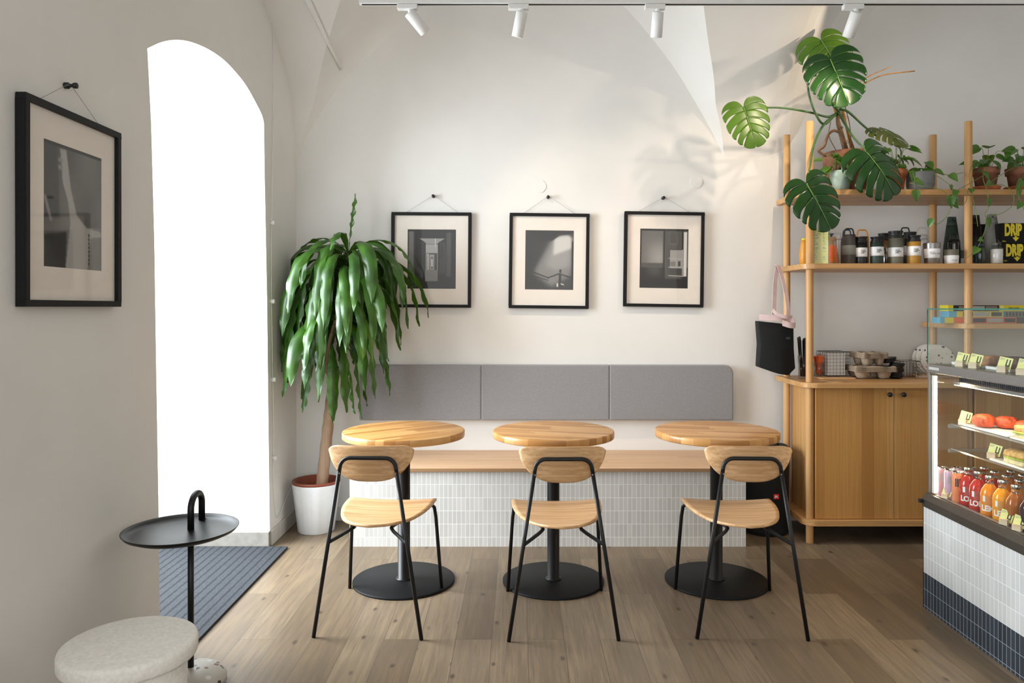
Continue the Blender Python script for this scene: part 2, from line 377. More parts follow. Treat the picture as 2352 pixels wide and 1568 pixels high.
def smooth_path(pts, n=8):
    """Catmull-Rom through the points"""
    P = [Vector(p) for p in pts]; P = [P[0]*2-P[1]] + P + [P[-1]*2-P[-2]]; out = []
    for i in range(1, len(P)-2):
        a, b, c, d = P[i-1:i+3]
        for k in range(n):
            t = k/n; out.append(0.5*((2*b)+(-a+c)*t+(2*a-5*b+4*c-d)*t*t+(-a+3*b-3*c+d)*t**3))
    out.append(P[-2]); return out
def textmesh(txt, size, align='CENTER', spacing=1.0, line=1.0, bold=0.0):
    cu = bpy.data.curves.new('txt', 'FONT'); cu.body = txt; cu.size = size; cu.align_x = align; cu.align_y = 'CENTER'
    cu.space_character = spacing; cu.space_line = line; cu.extrude = 0.0004; cu.offset = bold; cu.resolution_u = 3
    o = bpy.data.objects.new('txt', cu); C.objects.link(o)
    bpy.context.view_layer.update()
    me = bpy.data.meshes.new_from_object(o.evaluated_get(bpy.context.evaluated_depsgraph_get()))
    v = [tuple(p.co) for p in me.vertices]; f = [tuple(p.vertices) for p in me.polygons]
    bpy.data.objects.remove(o); bpy.data.curves.remove(cu); bpy.data.meshes.remove(me)
    return v, f
def text_flat(name, txt, size, mat, parent, loc, rot, sx=1.0, sy=1.0, **kw):
    v, f = textmesh(txt, size, **kw); b = MB(); b.add([(p[0]*sx, p[1]*sy, p[2]) for p in v], f)
    return b.build(name, mat, parent, loc, rot)
def text_wrap(name, txt, size, mat, parent, r, z, ang, sx=1.0, sy=1.0, **kw):
    """lettering bent round an upright cylinder of radius r, centred at angle ang"""
    v, f = textmesh(txt, size, **kw); b = MB(); vs = []
    for p in v:
        a = ang + p[0]*sx/r; rr = r + 0.0006 + p[2]
        vs.append((rr*math.cos(a), rr*math.sin(a), z+p[1]*sy))
    b.add(vs, f); return b.build(name, mat, parent)
def at(x, y, D): return Vector(((x-1190)/F*D, D, 1.35+(705-y)/F*D))
def dep(x, X): return X*F/(x-1190)
# ================================================================== ROOM SHELL
YB = 4.74; XL = -1.405; XR = 3.95; YF = -1.5
struct(MB().box(-2.6, XR+0.2, YF-0.2, YB+0.2, -0.1, 0.0).build('floor', M['floor']))
struct(MB().box(-2.6, XR+0.2, YB, YB+0.2, 0, 4.6).build('wall_back', M['wall']))
struct(MB().box(XR, XR+0.2, YF-0.2, YB, 0, 4.6).build('wall_right', M['wall']))
# left wall, thick, with the arched doorway recess (outline in y,z extruded along x)
def arch_pts():
    pts = [(2.835, 2.33), (2.95, 2.395), (3.08, 2.45), (3.22, 2.49), (3.40, 2.52), (3.58, 2.53), (3.75, 2.515), (3.88, 2.49), (4.02, 2.44), (4.10, 2.405), (4.135, 2.37)]
    return [(p.x, p.y) for p in smooth_path([(a, b, 0) for a, b in pts], 4)]
ap = arch_pts()
near = [(2.935, -0.0), (2.925, 0.5), (2.905, 1.1), (2.89, 1.6), (2.865, 2.05)]
far = [(4.145, 2.1), (4.185, 1.4), (4.205, 0.8), (4.235, 0.0)]
lw = MB()
def wall_face(x):
    """left wall face built from three polygons before, above and after the opening"""
    a = [(YF, 0)] + near + [ap[0], (ap[0][0], 4.6), (YF, 4.6)]
    b = [ap[0]] + ap[1:] + [(ap[-1][0], 4.6), (ap[0][0], 4.6)]
    c = [ap[-1]] + far + [(YB, 0), (YB, 4.6), (ap[-1][0], 4.6)]
    v = []; f = []
    for p in (a, b, c):
        k = len(v); v += [(x, y, z) for y, z in p]; f.append(tuple(range(k, k+len(p))))
    return v, f
v, f = wall_face(XL); lw.add(v, f)
v, f = wall_face(-2.25); lw.add(v, f)
edge = near + ap + far
ev = [(XL, y, z) for y, z in edge] + [(-2.25, y, z) for y, z in edge]
ne = len(edge); lw.add(ev, [(i, i+1, ne+i+1, ne+i) for i in range(ne-1)])
lw = lw.build('wall_left', M['wall']); struct(lw)
dr = MB(); dr.box(-2.21, -2.16, 2.88, 2.94, 0, 2.6); dr.box(-2.21, -2.16, 4.155, 4.215, 0, 2.45); dr.box(-2.21, -2.16, 2.94, 4.155, 2.09, 2.15); dr.box(-2.21, -2.16, 2.94, 4.155, 0.0, 0.06)
dr = struct(dr.build('door_1', M['white_paint']))
MB().box(-2.188, -2.182, 2.94, 4.155, 0.06, 2.09).build('door_glass', M['glass'], dr)
# front wall with shop window behind the camera
fw = MB(); fw.box(XL-0.9, -1.5, YF-0.1, YF, 0, 4.6); fw.box(1.3, XR, YF-0.1, YF, 0, 4.6); fw.box(-1.5, 1.3, YF-0.1, YF, 0, 0.6); fw.box(-1.5, 1.3, YF-0.1, YF, 2.9, 4.6)
struct(fw.build('wall_front', M['wall']))
wi = MB(); wi.box(-1.5, 1.3, YF-0.06, YF-0.02, 0.6, 0.66); wi.box(-1.5, 1.3, YF-0.06, YF-0.02, 2.84, 2.9); wi.box(-1.5, -1.44, YF-0.06, YF-0.02, 0.66, 2.84); wi.box(1.24, 1.3, YF-0.06, YF-0.02, 0.66, 2.84)
struct(wi.build('window_1', M['white_paint']))

# vaulted ceiling: a barrel g(y) rising from the back wall with a lunette vault cut into it
def interp(x, xs, ys): return float(np.interp(x, xs, ys))
def spl(xs, ys):
    P = smooth_path([(a, b, 0) for a, b in zip(xs, ys)], 12); px = [p.x for p in P]; py = [p.y for p in P]
    return lambda x: float(np.interp(x, px, py))
g_ = spl([0, 0.05, 0.12, 0.34, 0.63, 1.24, 2.2, 3.6, 6.4], [2.30, 2.50, 2.66, 2.86, 3.045, 3.35, 3.70, 3.95, 3.95])
def g(y): return g_(YB-y)
A_ = spl([-1.60, -1.41, -1.38, -1.303, -1.087, -0.731, -0.591, -0.3, -0.04, 0.25, 0.50, 0.69, 0.966, 1.132, 1.24, 1.305, 1.50],
         [1.6, 2.20, 2.33, 2.49, 2.807, 3.147, 3.26, 3.44, 3.50, 3.47, 3.37, 3.235, 2.90, 2.633, 2.44, 2.30, 1.7])
def amp(x): return interp(x, [-1.4, 1.3], [0.10, 0.23])
def cross(x, y): return A_(x) + amp(x)*(1-math.exp(-(YB-y)/0.08))
A2_ = spl([1.53, 1.60, 1.73, 1.90, 2.10, 2.31, 2.7, 3.95], [0, 0.015, 0.09, 0.42, 0.73, 1.0, 1.35, 1.6])
def right(x, y): return min(g(y) + A2_(x), 4.3)
def root(y, a, b):
    # x where cross == g, cross-g negative at a and positive at b
    for _ in range(40):
        m = (a+b)/2
        if cross(m, y) > g(y): b = m
        else: a = m
    return (a+b)/2
rows = [YB - d for d in list(np.linspace(0, 0.30, 16)) + list(np.linspace(0.33, 1.2, 30)) + list(np.linspace(1.3, 6.24, 26))]
segs = [4, 40, 8, 40]
cb = MB(); grid = []
for y in rows:
    x0 = root(y, -1.55, -0.04); x1 = root(y, 1.45, -0.04); x0 = max(x0, XL-0.003+0.004)
    st = [XL-0.01, max(x0, XL-0.005), min(x1, 1.52), 1.53, XR+0.05]
    row = []
    for k, n in enumerate(segs):
        for i in range(n + (1 if k == 3 else 0)):
            x = st[k] + (st[k+1]-st[k])*i/n
            if k == 0 or k == 2: z = g(y)
            elif k == 1: z = max(cross(x, y), g(y))
            else: z = right(x, y)
            row.append((x, y, z))
    grid.append(row)
nr, nc = len(grid), len(grid[0])
cb.add([p for r in grid for p in r], [(j*nc+i, j*nc+i+1, (j+1)*nc+i+1, (j+1)*nc+i) for j in range(nr-1) for i in range(nc-1)], True)
cb.nofix = True
ceil = struct(cb.build('ceiling', M['wall']))
ceil.data.set_sharp_from_angle(angle=R(11))
# plaster ridge running down the vault
def vz(x, y):
    return max(cross(x, y), g(y))
rp = []
for (px, py) in [(702, -8), (712, 12), (722, 32), (733, 55), (744, 78), (750, 91), (756, 104), (761, 114), (766, 124), (775, 142), (784, 160)]:
    # walk the sight line until it meets the vault
    D = 3.3
    while D < 4.7:
        p = at(px, py, D)
        if p.z > vz(p.x, p.y)-0.014: break
        D += 0.004
    rp.append(p)
struct(MB().tube(rp, [0.019-0.0013*i for i in range(len(rp))], 8).build('trim_1', M['white_paint']))
# skirtings
struct(MB().box(XL, XL+0.012, 4.24, YB, 0, 0.085).build('baseboard_left', M['tile_base_y'], bevel=0.002))
struct(MB().box(XL+0.012, -0.955, YB-0.012, YB, 0, 0.085).build('baseboard_back', M['tile_base_x'], bevel=0.002))
struct(MB().box(-2.25, XL+0.004, 4.205, 4.24, 0, 0.085).build('baseboard_recess', M['stone'], bevel=0.003))
struct(MB().box(1.30, XR, YB-0.012, YB, 0, 0.085).build('baseboard_right', M['tile_base_x'], bevel=0.002))
# door mat
o = MB().prism(rrect(-2.2, -1.29, 2.955, 4.19, 0.004), 2, 0.001, 0.011).build('doormat', M['doormat'])
tag(o, 'ribbed blue-grey doormat lying in the arched doorway', 'doormat')
# junction covers on the back wall
for px, py, lab in ((1240, 428, 'round wall cover painted white above the middle picture'), (1599, 418, 'round wall cover painted white above the right picture')):
    p = at(px, py, YB)
    o = MB().lathe([(0.040, 0), (0.040, 0.003)], (0, 0, 0), 40, smooth=False, rot=Matrix.Rotation(R(90), 3, 'X')).build('junction_cover', M['wall'], None, (p.x, YB, p.z))
    tag(o, lab, 'wall cover')
# cable with clips on the left pier
cb_ = E('wall_cable', (XL, 4.24, 0.1), 0, 'thin white cable with four round clips running down the pier by the doorway', 'cable')
ys = lambda z: 4.26 + 0.02*math.sin(z*3)
pts = [(0.006, ys(z)-4.24, z-0.1) for z in np.linspace(3.0, 0.35, 24)] + [(0.006, 0.06, 0.14), (0.006, 0.10, 0.03), (0.006, 0.18, 0.05), (0.006, 0.32, 0.12), (0.006, 0.45, 0.17)]
MB().tube(smooth_path(pts, 3), 0.0022, 6).build('cable', M['white_paint'], cb_)
for py in (512, 692, 872, 1054):
    z = 1.35+(705-py)/F*4.25
    MB().cyl((0.0, ys(z)-4.24, z-0.1), 0.013, 0.026, 14, axis=0).build('clip', M['white_paint'], cb_)

# ================================================================== BENCH AND BACKREST
b = E('bench', (0.167, 4.47, 0), 0, 'long built-in bench with oak seat on a white finger-tiled base', 'bench')
MB().box(-1.117, 1.117, -0.253, 0.268, 0, 0.4245).build('tiled_base', M['tile_bench'], b)
MB().box(-1.119, 1.119, -0.27, 0.268, 0.4245, 0.445).build('seat', M['bench_wood'], b, bevel=0.002)
c = E('backrest_cushion', (0.177, YB, 0.642), 0, 'long grey felt backrest in three sections fixed to the wall above the bench', 'cushion')
x0, x1, H = -1.171, 1.171, 0.346
s1 = (1105-1190)/F*4.68-0.177; s2 = (1400-1190)/F*4.68-0.177
for a, bb, cor in ((x0, s1, (0, 0, 0, 1)), (s1, s2, (0, 0, 0, 0)), (s2, x1, (0, 0, 1, 0))):
    MB().prism(rrect(a+0.0003, bb-0.0003, 0, H, 0.055, 8, cor), 1, -0.06, -0.001).build('cushion_section', M['fabric'], c, bevel=0.009)

# ================================================================== TABLES
def table(X, rot, label):
    t = E('cafe_table', (X, 3.69, 0), 0, label, 'table', 'round tables along the bench')
    MB().lathe([(0, 0), (0.249, 0), (0.25, 0.002), (0.25, 0.009), (0.247, 0.0115), (0, 0.012)], n=96).build('base', M['black_base'], t)
    MB().lathe([(0.040, 0.012), (0.040, 0.016), (0.030, 0.018), (0.030, 0.700), (0.0, 0.70)], n=32).build('column', M['black_metal'], t)
    m = MB(); m.box(-0.2, 0.2, -0.022, 0.022, 0.700, 0.7095); m.box(-0.022, 0.022, -0.2, 0.2, 0.7005, 0.7095)
    m.build('bracket', M['black_metal'], t)
    MB().lathe([(0, 0), (0.290, 0), (0.297, 0.002), (0.299, 0.006), (0.299, 0.029), (0.297, 0.033), (0.291, 0.035), (0, 0.035)], n=96).build('tabletop', M['table_wood'], t, (0, 0, 0.7095), (0, 0, rot))
    return t
table(-0.563, R(-52), 'round oak-topped cafe table beside the tall potted cane plant, strips running diagonally')
table(0.174, R(74), 'middle round oak-topped cafe table on a black disc base')
table(0.978, R(80), 'round oak-topped cafe table nearest the cabinet')

# ================================================================== CHAIRS
def make_chair(label):
    t = E('dining_chair', (0, 0, 0), 0, label, 'chair', 'chairs at the round tables')
    # seat: straight front edge (+y), rounded back edge, sides curling up
    ny, nx = 22, 20; vs = []; fs = []
    for j in range(ny+1):
        q = j/ny; y = 0.245 - 0.49*q
        if q < 0.06: wd = 0.205 - 0.016*(1-math.sqrt(max(0, 1-(1-q/0.06)**2)))
        else: wd = 0.205*max(0.0, 1-((q-0.06)/0.94)**2.5)**(1/1.75)
        wd = max(wd, 0.004)
        for i in range(nx+1):
            u = -1+2*i/nx; x = u*wd
            z = 0.438 + 0.010*(abs(x)/0.205)**2.2 - 0.010*max(0, (0.12-q)/0.12)**2 + 0.012*max(0, q-0.75)/0.25
            vs.append((x, y, z))
    fs = [(j*(nx+1)+i, j*(nx+1)+i+1, (j+1)*(nx+1)+i+1, (j+1)*(nx+1)+i) for j in range(ny) for i in range(nx)]
    m = MB(); m.add(vs, fs, True); o = m.build('seat', M['ply'], t, solid=0.011)
    # backrest board, bent round the sitter
    nx, nz = 28, 12; vs = []
    for j in range(nz+1):
        v = j/nz
        for i in range(nx+1):
            u = -1+2*i/nx
            # bottom edge rounded upward towards the ends
            zb = 0.634 + 0.092*abs(u)**3.2; zt = 0.780 - 0.004*u*u - 0.016*abs(u)**14
            wd = 0.180
            z = zb + (zt-zb)*v
            x = u*wd*(1-0.055*(1-v)*abs(u)**6-0.02*max(0, v-0.8)*5*abs(u)**6)
            y = -0.242 + 0.045*u*u - 0.03*(z-0.70)
            vs.append((x, y, z))
    fs = [(j*(nx+1)+i, j*(nx+1)+i+1, (j+1)*(nx+1)+i+1, (j+1)*(nx+1)+i) for j in range(nz) for i in range(nx)]
    m = MB(); m.add(vs, fs, True); m.build('backrest', M['ply'], t, solid=0.011)
    # rear frame: one bent tube from foot over the back to foot, cut into two legs and a top rail
    r = 0.0082
    def leg_x(z): return 0.2225 + (0.118-0.2225)*z/0.68
    for s in (-1, 1):
        MB().tube([(s*0.2225, -0.27, 0.002), (s*leg_x(0.34), -0.266, 0.34), (s*leg_x(0.68), -0.262, 0.68)], r, 14).build('leg', M['black_metal'], t)
        # front leg
        MB().tube([(s*0.2225, 0.265, 0.002), (s*0.200, 0.228, 0.36), (s*0.194, 0.220, 0.408), (s*0.186, 0.195, 0.425), (s*0.17, 0.15, 0.427)], r, 14).build('leg', M['black_metal'], t)
        st = smooth_path([(s*leg_x(0.388), -0.266, 0.388), (s*0.120, -0.230, 0.408), (s*0.088, -0.200, 0.424), (s*0.082, -0.15, 0.427), (s*0.13, 0.03, 0.427), (s*0.17, 0.15, 0.427)], 6)
        MB().tube(st, 0.0075, 12).build('side_rail', M['black_metal'], t)
    arc = []
    for s in (-1, 1):
        seq = [(s*0.118, -0.262, 0.68)] + [(s*(0.073+0.043*math.cos(a)), -0.262-0.0, 0.691+0.043*math.sin(a)) for a in np.linspace(0.05, PI/2, 8)]
        arc = arc + (seq if s == -1 else seq[::-1])
    MB().tube(arc, r, 14).build('back_rail', M['black_metal'], t)
    for s in (-1, 1): MB().cyl((s*0.116, -0.2705, 0.672), 0.0028, 0.0025, 8, axis=1).build('screw', M['chrome'], t)
    return t
ch = make_chair('oak and black steel chair pushed up to the table beside the tall potted plant')
ch.location = (-0.600, 3.315, 0.0); ch.rotation_euler[2] = R(-3)
dup(ch, (0.179, 3.292, 0), R(1.2), 'oak and black steel chair at the middle round table')
dup(ch, (0.963, 3.305, 0), R(-2.5), 'oak and black steel chair at the table nearest the cabinet')

# ================================================================== PICTURES
def grid_img(nu=96, nv=118):
    v, u = np.mgrid[0:nv, 0:nu]; return (u+0.5)/nu, (v+0.5)/nv
def poly(img, U, V, pts, val, soft=0):
    ins = np.zeros(U.shape, bool); n = len(pts)
    for i in range(n):
        x1, y1 = pts[i]; x2, y2 = pts[(i+1) % n]
        c = ((y1 > V) != (y2 > V)) & (U < (x2-x1)*(V-y1)/((y2-y1) if y2 != y1 else 1e-9)+x1)
        ins ^= c
    mk = ins.astype(float)
    for _ in range(soft):
        p = np.pad(mk, 1, mode='edge'); mk = (p[:-2, 1:-1]+p[2:, 1:-1]+p[1:-1, :-2]+p[1:-1, 2:]+p[1:-1, 1:-1])/5
    return img*(1-mk)+val*mk
def rect(img, U, V, a, b, c, d, val, soft=0): return poly(img, U, V, [(a, b), (c, b), (c, d), (a, d)], val, soft)
def line(img, U, V, pts, wd, val):
    for (x1, y1), (x2, y2) in zip(pts[:-1], pts[1:]):
        dx, dy = x2-x1, (y2-y1)*1.22; L = dx*dx+dy*dy
        t = np.clip(((U-x1)*dx+(V-y1)*1.22*dy)/L, 0, 1)
        d = np.hypot(U-x1-t*dx, (V-y1)*1.22-t*dy); k = np.clip(1.5-d/wd, 0, 1); img = img*(1-k)+val*k
    return img
def pic_corridor():
    U, V = grid_img(); a = np.full(U.shape, 0.035)+0.02*V*0
    a = rect(a, U, V, 0.02, 0.03, 0.12, 0.80, 0.22, 1); a = rect(a, U, V, 0.135, 0.0, 0.15, 0.9, 0.10)
    a = poly(a, U, V, [(0.25, 0.155), (0.76, 0.155), (0.63, 0.225), (0.375, 0.225)], 0.42)
    a = rect(a, U, V, 0.37, 0.225, 0.63, 0.70, 0.52); a = rect(a, U, V, 0.37, 0.24, 0.63, 0.255, 0.25)
    a = rect(a, U, V, 0.385, 0.40, 0.61, 0.69, 0.12); a = rect(a, U, V, 0.40, 0.41, 0.45, 0.69, 0.55)
    a = rect(a, U, V, 0.46, 0.42, 0.55, 0.68, 0.48); a = rect(a, U, V, 0.475, 0.47, 0.535, 0.66, 0.22); a = rect(a, U, V, 0.49, 0.50, 0.52, 0.63, 0.8)
    a = rect(a, U, V, 0.36, 0.69, 0.63, 0.87, 0.30, 1)
    a = rect(a, U, V, 0.66, 0.22, 0.78, 0.75, 0.09, 1); a = rect(a, U, V, 0.68, 0.27, 0.74, 0.48, 0.05); a = rect(a, U, V, 0.80, 0.05, 0.90, 0.8, 0.12, 2)
    a = rect(a, U, V, 0.565, 0.15, 0.58, 0.30, 0.7); return a
def pic_stair():
    U, V = grid_img(); a = 0.05+0.03*U
    a = poly(a, U, V, [(0.60, 0.06), (0.97, 0.12), (0.95, 0.75), (0.55, 0.95), (0.18, 0.72)], 0.30, 40)
    a = poly(a, U, V, [(0.62, 0.10), (0.93, 0.12), (0.93, 0.60), (0.62, 0.68), (0.42, 0.60)], 0.42, 30)
    a = poly(a, U, V, [(0.60, 0.15), (0.64, 0.11), (0.88, 0.08), (0.95, 0.13), (0.95, 0.30), (0.58, 0.42)], 0.75, 10)
    a = poly(a, U, V, [(0, 0), (1, 0), (1, 0.05), (0.72, 0.08), (0.55, 0.18), (0, 0.11)], 0.05, 3)
    a = rect(a, U, V, 0.955, 0.18, 1.0, 1.0, 0.03, 1)
    a = line(a, U, V, [(0.15, 0.70), (0.48, 0.80), (0.70, 0.73), (0.95, 0.79)], 0.012, 0.03)
    a = line(a, U, V, [(0.2, 0.78), (0.48, 0.84)], 0.008, 0.03)
    a = rect(a, U, V, 0.70, 0.73, 0.75, 0.95, 0.06, 1); a = line(a, U, V, [(0.73, 0.67), (0.73, 0.70)], 0.02, 0.03)
    a = rect(a, U, V, 0.66, 0.89, 0.69, 0.95, 0.8); a = line(a, U, V, [(0.75, 0.90), (0.80, 0.915)], 0.01, 0.8); return a
def pic_window():
    U, V = grid_img(); rng = np.random.default_rng(3)
    a = 0.20+0.25*np.exp(-((U-0.38)**2/0.05+(V-0.48)**2/0.06)); a *= 1-0.25*(rng.random(U.shape) > 0.9)
    a = rect(a, U, V, 0, 0.58, 0.52, 0.65, 0.12, 1); a = np.where(V > 0.65, 0.03+0.07*np.exp(-((U-0.3)**2/0.02+(V-0.7)**2/0.01)), a)
    a = rect(a, U, V, 0, 0, 0.035, 1, 0.03); a = rect(a, U, V, 0, 0, 1, 0.03, 0.03)
    a = rect(a, U, V, 0.48, 0.03, 0.52, 0.8, 0.03, 1); a = rect(a, U, V, 0.52, 0.03, 0.86, 0.85, 0.12, 1)
    a = rect(a, U, V, 0.60, 0.05, 0.78, 0.26, 0.18); a = rect(a, U, V, 0.615, 0.06, 0.765, 0.25, 0.10, 1)
    a = rect(a, U, V, 0.86, 0.03, 0.90, 0.9, 0.03); a = rect(a, U, V, 0.91, 0.05, 0.97, 0.80, 0.80)
    a = rect(a, U, V, 0.58, 0.34, 0.90, 0.80, 0.10); a = rect(a, U, V, 0.62, 0.36, 0.88, 0.78, 0.42)
    a = rect(a, U, V, 0.62, 0.66, 0.88, 0.78, 0.08); a = rect(a, U, V, 0.64, 0.55, 0.74, 0.63, 0.25)
    for z in (0.495, 0.645, 0.785): a = line(a, U, V, [(0.60, z), (0.90, z+0.01)], 0.009, 0.5)
    a = rect(a, U, V, 0.875, 0.35, 0.895, 0.80, 0.45); a = rect(a, U, V, 0.79, 0.54, 0.84, 0.63, 0.1)
    a = rect(a, U, V, 0, 0.84, 1, 1, 0.025, 4); return a
def pic_statue():
    U, V = grid_img(); a = 0.16+0.10*np.sin(U*9+1)*np.cos(V*5)*0.5+0.05*U
    a = rect(a, U, V, 0, 0, 0.25, 0.6, 0.075, 8)
    a = poly(a, U, V, [(0.55, 0.66), (1, 0.62), (1, 1), (0.35, 1)], 0.30, 3)
    a = poly(a, U, V, [(0.27, 0.03), (0.37, 0.03), (0.45, 0.35), (0.55, 0.55), (0.72, 0.64), (1, 0.66), (1, 0.70), (0.80, 0.72), (0.74, 1.0), (0.36, 1.0), (0.44, 0.62), (0.40, 0.45), (0.31, 0.30)], 0.52, 1)
    a = rect(a, U, V, 0.24, 0.11, 0.31, 0.14, 0.35, 1); a = rect(a, U, V, 0.24, 0.17, 0.31, 0.20, 0.35, 1)
    for k in range(8): a = line(a, U, V, [(0.765, 0.70+k*0.035), (0.767, 0.705+k*0.035)], 0.014, 0.05)
    a = line(a, U, V, [(0.03, 0.45), (0.12, 0.62)], 0.02, 0.3)
    a = poly(a, U, V, [(0, 0.75), (0.38, 0.70), (0.35, 1), (0, 1)], 0.02, 2)
    a = rect(a, U, V, 0, 0, 1, 0.025, 0.03); a = rect(a, U, V, 0, 0, 0.02, 1, 0.03); return a
def pr_mat():
    t = NT('photographic_print'); a = t.n('ShaderNodeAttribute', attribute_name='tone'); t.P(col=a.outputs['Color'], rough=0.6); return t.m
M['print'] = pr_mat()
def picture(loc, rot, img, label, peg_label, roll=0.0, peg_dx=0.0, peg_dz=0.395):
    W, H = 0.503, 0.600; T = 0.0195
    t = E('picture_frame', loc, 0, label, 'picture', 'framed photographs', rot=rot)
    m = MB()
    for (x0, x1, z0, z1) in ((-W/2, W/2, H/2-T, H/2), (-W/2, W/2, -H/2, -H/2+T), (-W/2, -W/2+T, -H/2+T, H/2-T), (W/2-T, W/2, -H/2+T, H/2-T)):
        m.box(x0, x1, -0.032, -0.002, z0, z1)
    m.build('frame', M['black_frame'], t, bevel=0.0012)
    pw, ph = 0.305, 0.374; cx, cz = 0.002, 0.006
    m = MB(); i = 0.002
    for (x0, x1, z0, z1) in ((-W/2+i, W/2-i, cz+ph/2, H/2-i), (-W/2+i, W/2-i, -H/2+i, cz-ph/2), (-W/2+i, cx-pw/2, cz-ph/2, cz+ph/2), (cx+pw/2, W/2-i, cz-ph/2, cz+ph/2)):
        m.box(x0, x1, -0.018, -0.016, z0, z1)
    m.build('passepartout', M['mat_board'], t)
    nv, nu = img.shape; vs = []; fs = []
    for r in range(nv+1):
        for c_ in range(nu+1): vs.append((cx-pw/2+pw*c_/nu, -0.0155, cz+ph/2-ph*r/nv))
    fs = [(r*(nu+1)+c_, r*(nu+1)+c_+1, (r+1)*(nu+1)+c_+1, (r+1)*(nu+1)+c_) for r in range(nv) for c_ in range(nu)]
    m = MB(); m.add(vs, fs); m.nofix = True; o = m.build('photograph', M['print'], t)
    at_ = o.data.color_attributes.new('tone', 'FLOAT_COLOR', 'CORNER')
    val = np.repeat(img.reshape(-1)**1.12*0.75, 4); cols = np.stack([val*1.03, val, val*0.95, np.ones_like(val)], 1).astype(np.float32)
    at_.data.foreach_set('color', cols.reshape(-1))
    MB().box(-W/2+0.003, W/2-0.003, -0.024, -0.022, -H/2+0.003, H/2-0.003).build('glass', M['glass'], t)
    MB().box(-W/2+0.004, W/2-0.004, -0.014, -0.010, -H/2+0.004, H/2-0.004).build('backboard', M['kraft'], t)
    MB().tube([(-0.165, -0.006, H/2-0.02), (-0.165, -0.008, H/2), (peg_dx-0.004, -0.016, peg_dz+0.004), (peg_dx+0.004, -0.016, peg_dz+0.004), (0.165, -0.008, H/2), (0.165, -0.006, H/2-0.02)], 0.0008, 5).build('hanging_wire', M['grey_ink'], t)
    # peg
    Rm = Matrix.Rotation(rot[2], 3, 'Z') @ Matrix.Rotation(roll, 3, 'Y')
    p = Vector(loc) + Matrix.Rotation(rot[2], 3, 'Z') @ Vector((peg_dx, 0, peg_dz))
    pg = MB().lathe([(0, 0), (0.010, 0), (0.010, 0.012), (0.0055, 0.017), (0.0055, 0.024), (0.009, 0.029), (0.009, 0.038), (0, 0.038)], n=20, rot=Matrix.Rotation(rot[2], 3, 'Z') @ Matrix.Rotation(R(90), 3, 'X')).build('wall_peg', M['black_plastic'], None, tuple(p))
    tag(pg, peg_label, 'peg', 'black picture pegs')
for (x0, x1, y0, y1, n_, rl, img, lab, pl) in (
    (899, 1082, 487.5, 706, (995, 450), 0.35, pic_corridor(), 'black-framed photograph of a corridor of doors, partly behind the potted plant', 'small black peg above the corridor photograph'),
    (1169, 1353.5, 489, 709, (1259, 452), 0.7, pic_stair(), 'black-framed photograph of a light shaft over a stair rail, the middle one above the bench', 'small black peg above the stair photograph'),
    (1433, 1617, 485, 706, (1524, 454), 0.9, pic_window(), 'black-framed photograph of an open window sash, nearest the shelf unit', 'small black peg above the window photograph')):
    p = at((x0+x1)/2, (y0+y1)/2, 4.715); q = at(n_[0], n_[1], 4.715)
    picture((p.x, YB, p.z), (0, R(rl), 0), img, lab, pl, 0, q.x-p.x, q.z-p.z)
picture((XL, 2.338, 1.651), (0, 0, R(90)), pic_statue(), 'black-framed photograph of a pale curved figure, alone on the left wall before the doorway', 'black peg on the left wall beside the doorway', 0, -0.02, 0.385)

# ================================================================== TRACK LIGHTS
zt = 2.848; yt = 3.70
t = E('light_track', (-0.784, yt, zt), 0, 'long white ceiling track rail carrying the spotlights', 'light track')
MB().box(0, 4.4, -0.017, 0.017, -0.002, 0.030).build('rail', M['white_paint'], t, bevel=0.002)
MB().box(0.012, 4.39, -0.006, 0.006, -0.004, -0.0018).build('slot', M['ink'], t)
for x in (0.4, 1.9, 3.4): MB().tube([(x, 0, 0.03), (x, 0, g(yt)-zt+0.25)], 0.0012, 5).build('suspension_wire', M['grey_ink'], t)
lens = emis('lit_lens', (1.0, 0.86, 0.70), 14)
def spot(px, d, label, power, cone=62):
    X = (px-1190)/F*yt
    t = E('track_spotlight', (X, yt, zt), 0, label, 'spotlight', 'spotlights on the ceiling track')
    m = MB(); m.box(-0.065, 0.035, -0.016, 0.016, -0.028, -0.003); m.lathe([(0.013, -0.042), (0.013, -0.026)], n=14)
    m.build('adapter', M['white_paint'], t, bevel=0.003)
    d = Vector(d).normalized(); q = d.to_track_quat('-Z', 'Y'); rm = q.to_matrix()
    base = Vector((0.0, 0, -0.050))
    prof = [(0, 0.0), (0.024, 0.0), (0.0285, -0.004), (0.0285, -0.120), (0.026, -0.122), (0.026, -0.112), (0, -0.112)]
    off = base - d*0.012
    MB().lathe(prof, tuple(off), 32, rot=rm).build('lamp_head', M['white_paint'], t)
    MB().lathe([(0, -0.1145), (0.0255, -0.1145)], tuple(off), 24, rot=rm).build('lens', lens if power > 0 else M['glass'], t)
    MB().tube([(0, 0, -0.04), tuple(base + d*0.004)], 0.008, 10).build('swivel', M['white_paint'], t)
    if power > 0:
        l = bpy.data.lights.new('spot_beam', 'SPOT'); l.energy = power; l.color = (1.0, 0.80, 0.60); l.spot_size = R(cone); l.spot_blend = 0.7; l.shadow_soft_size = 0.022
        o = bpy.data.objects.new('spot_beam', l); C.objects.link(o); o.parent = t; o.location = off + d*0.128; o.rotation_euler = q.to_euler()
    return t
spot(943, (0.62, 0.42, -0.66), 'leftmost white spotlight, tilted to the right and lit', 22, 75)
spot(1198, (-0.20, 0.30, -0.93), 'white spotlight second from the left on the ceiling track', 7, 60)
spot(1511, (-0.01, 0.35, -0.93), 'white spotlight third from the left hanging nearly straight down', 14, 75)
spot(1966, (-0.12, 0.55, -0.82), 'white spotlight hanging above the large split-leaf plant', 20, 120)
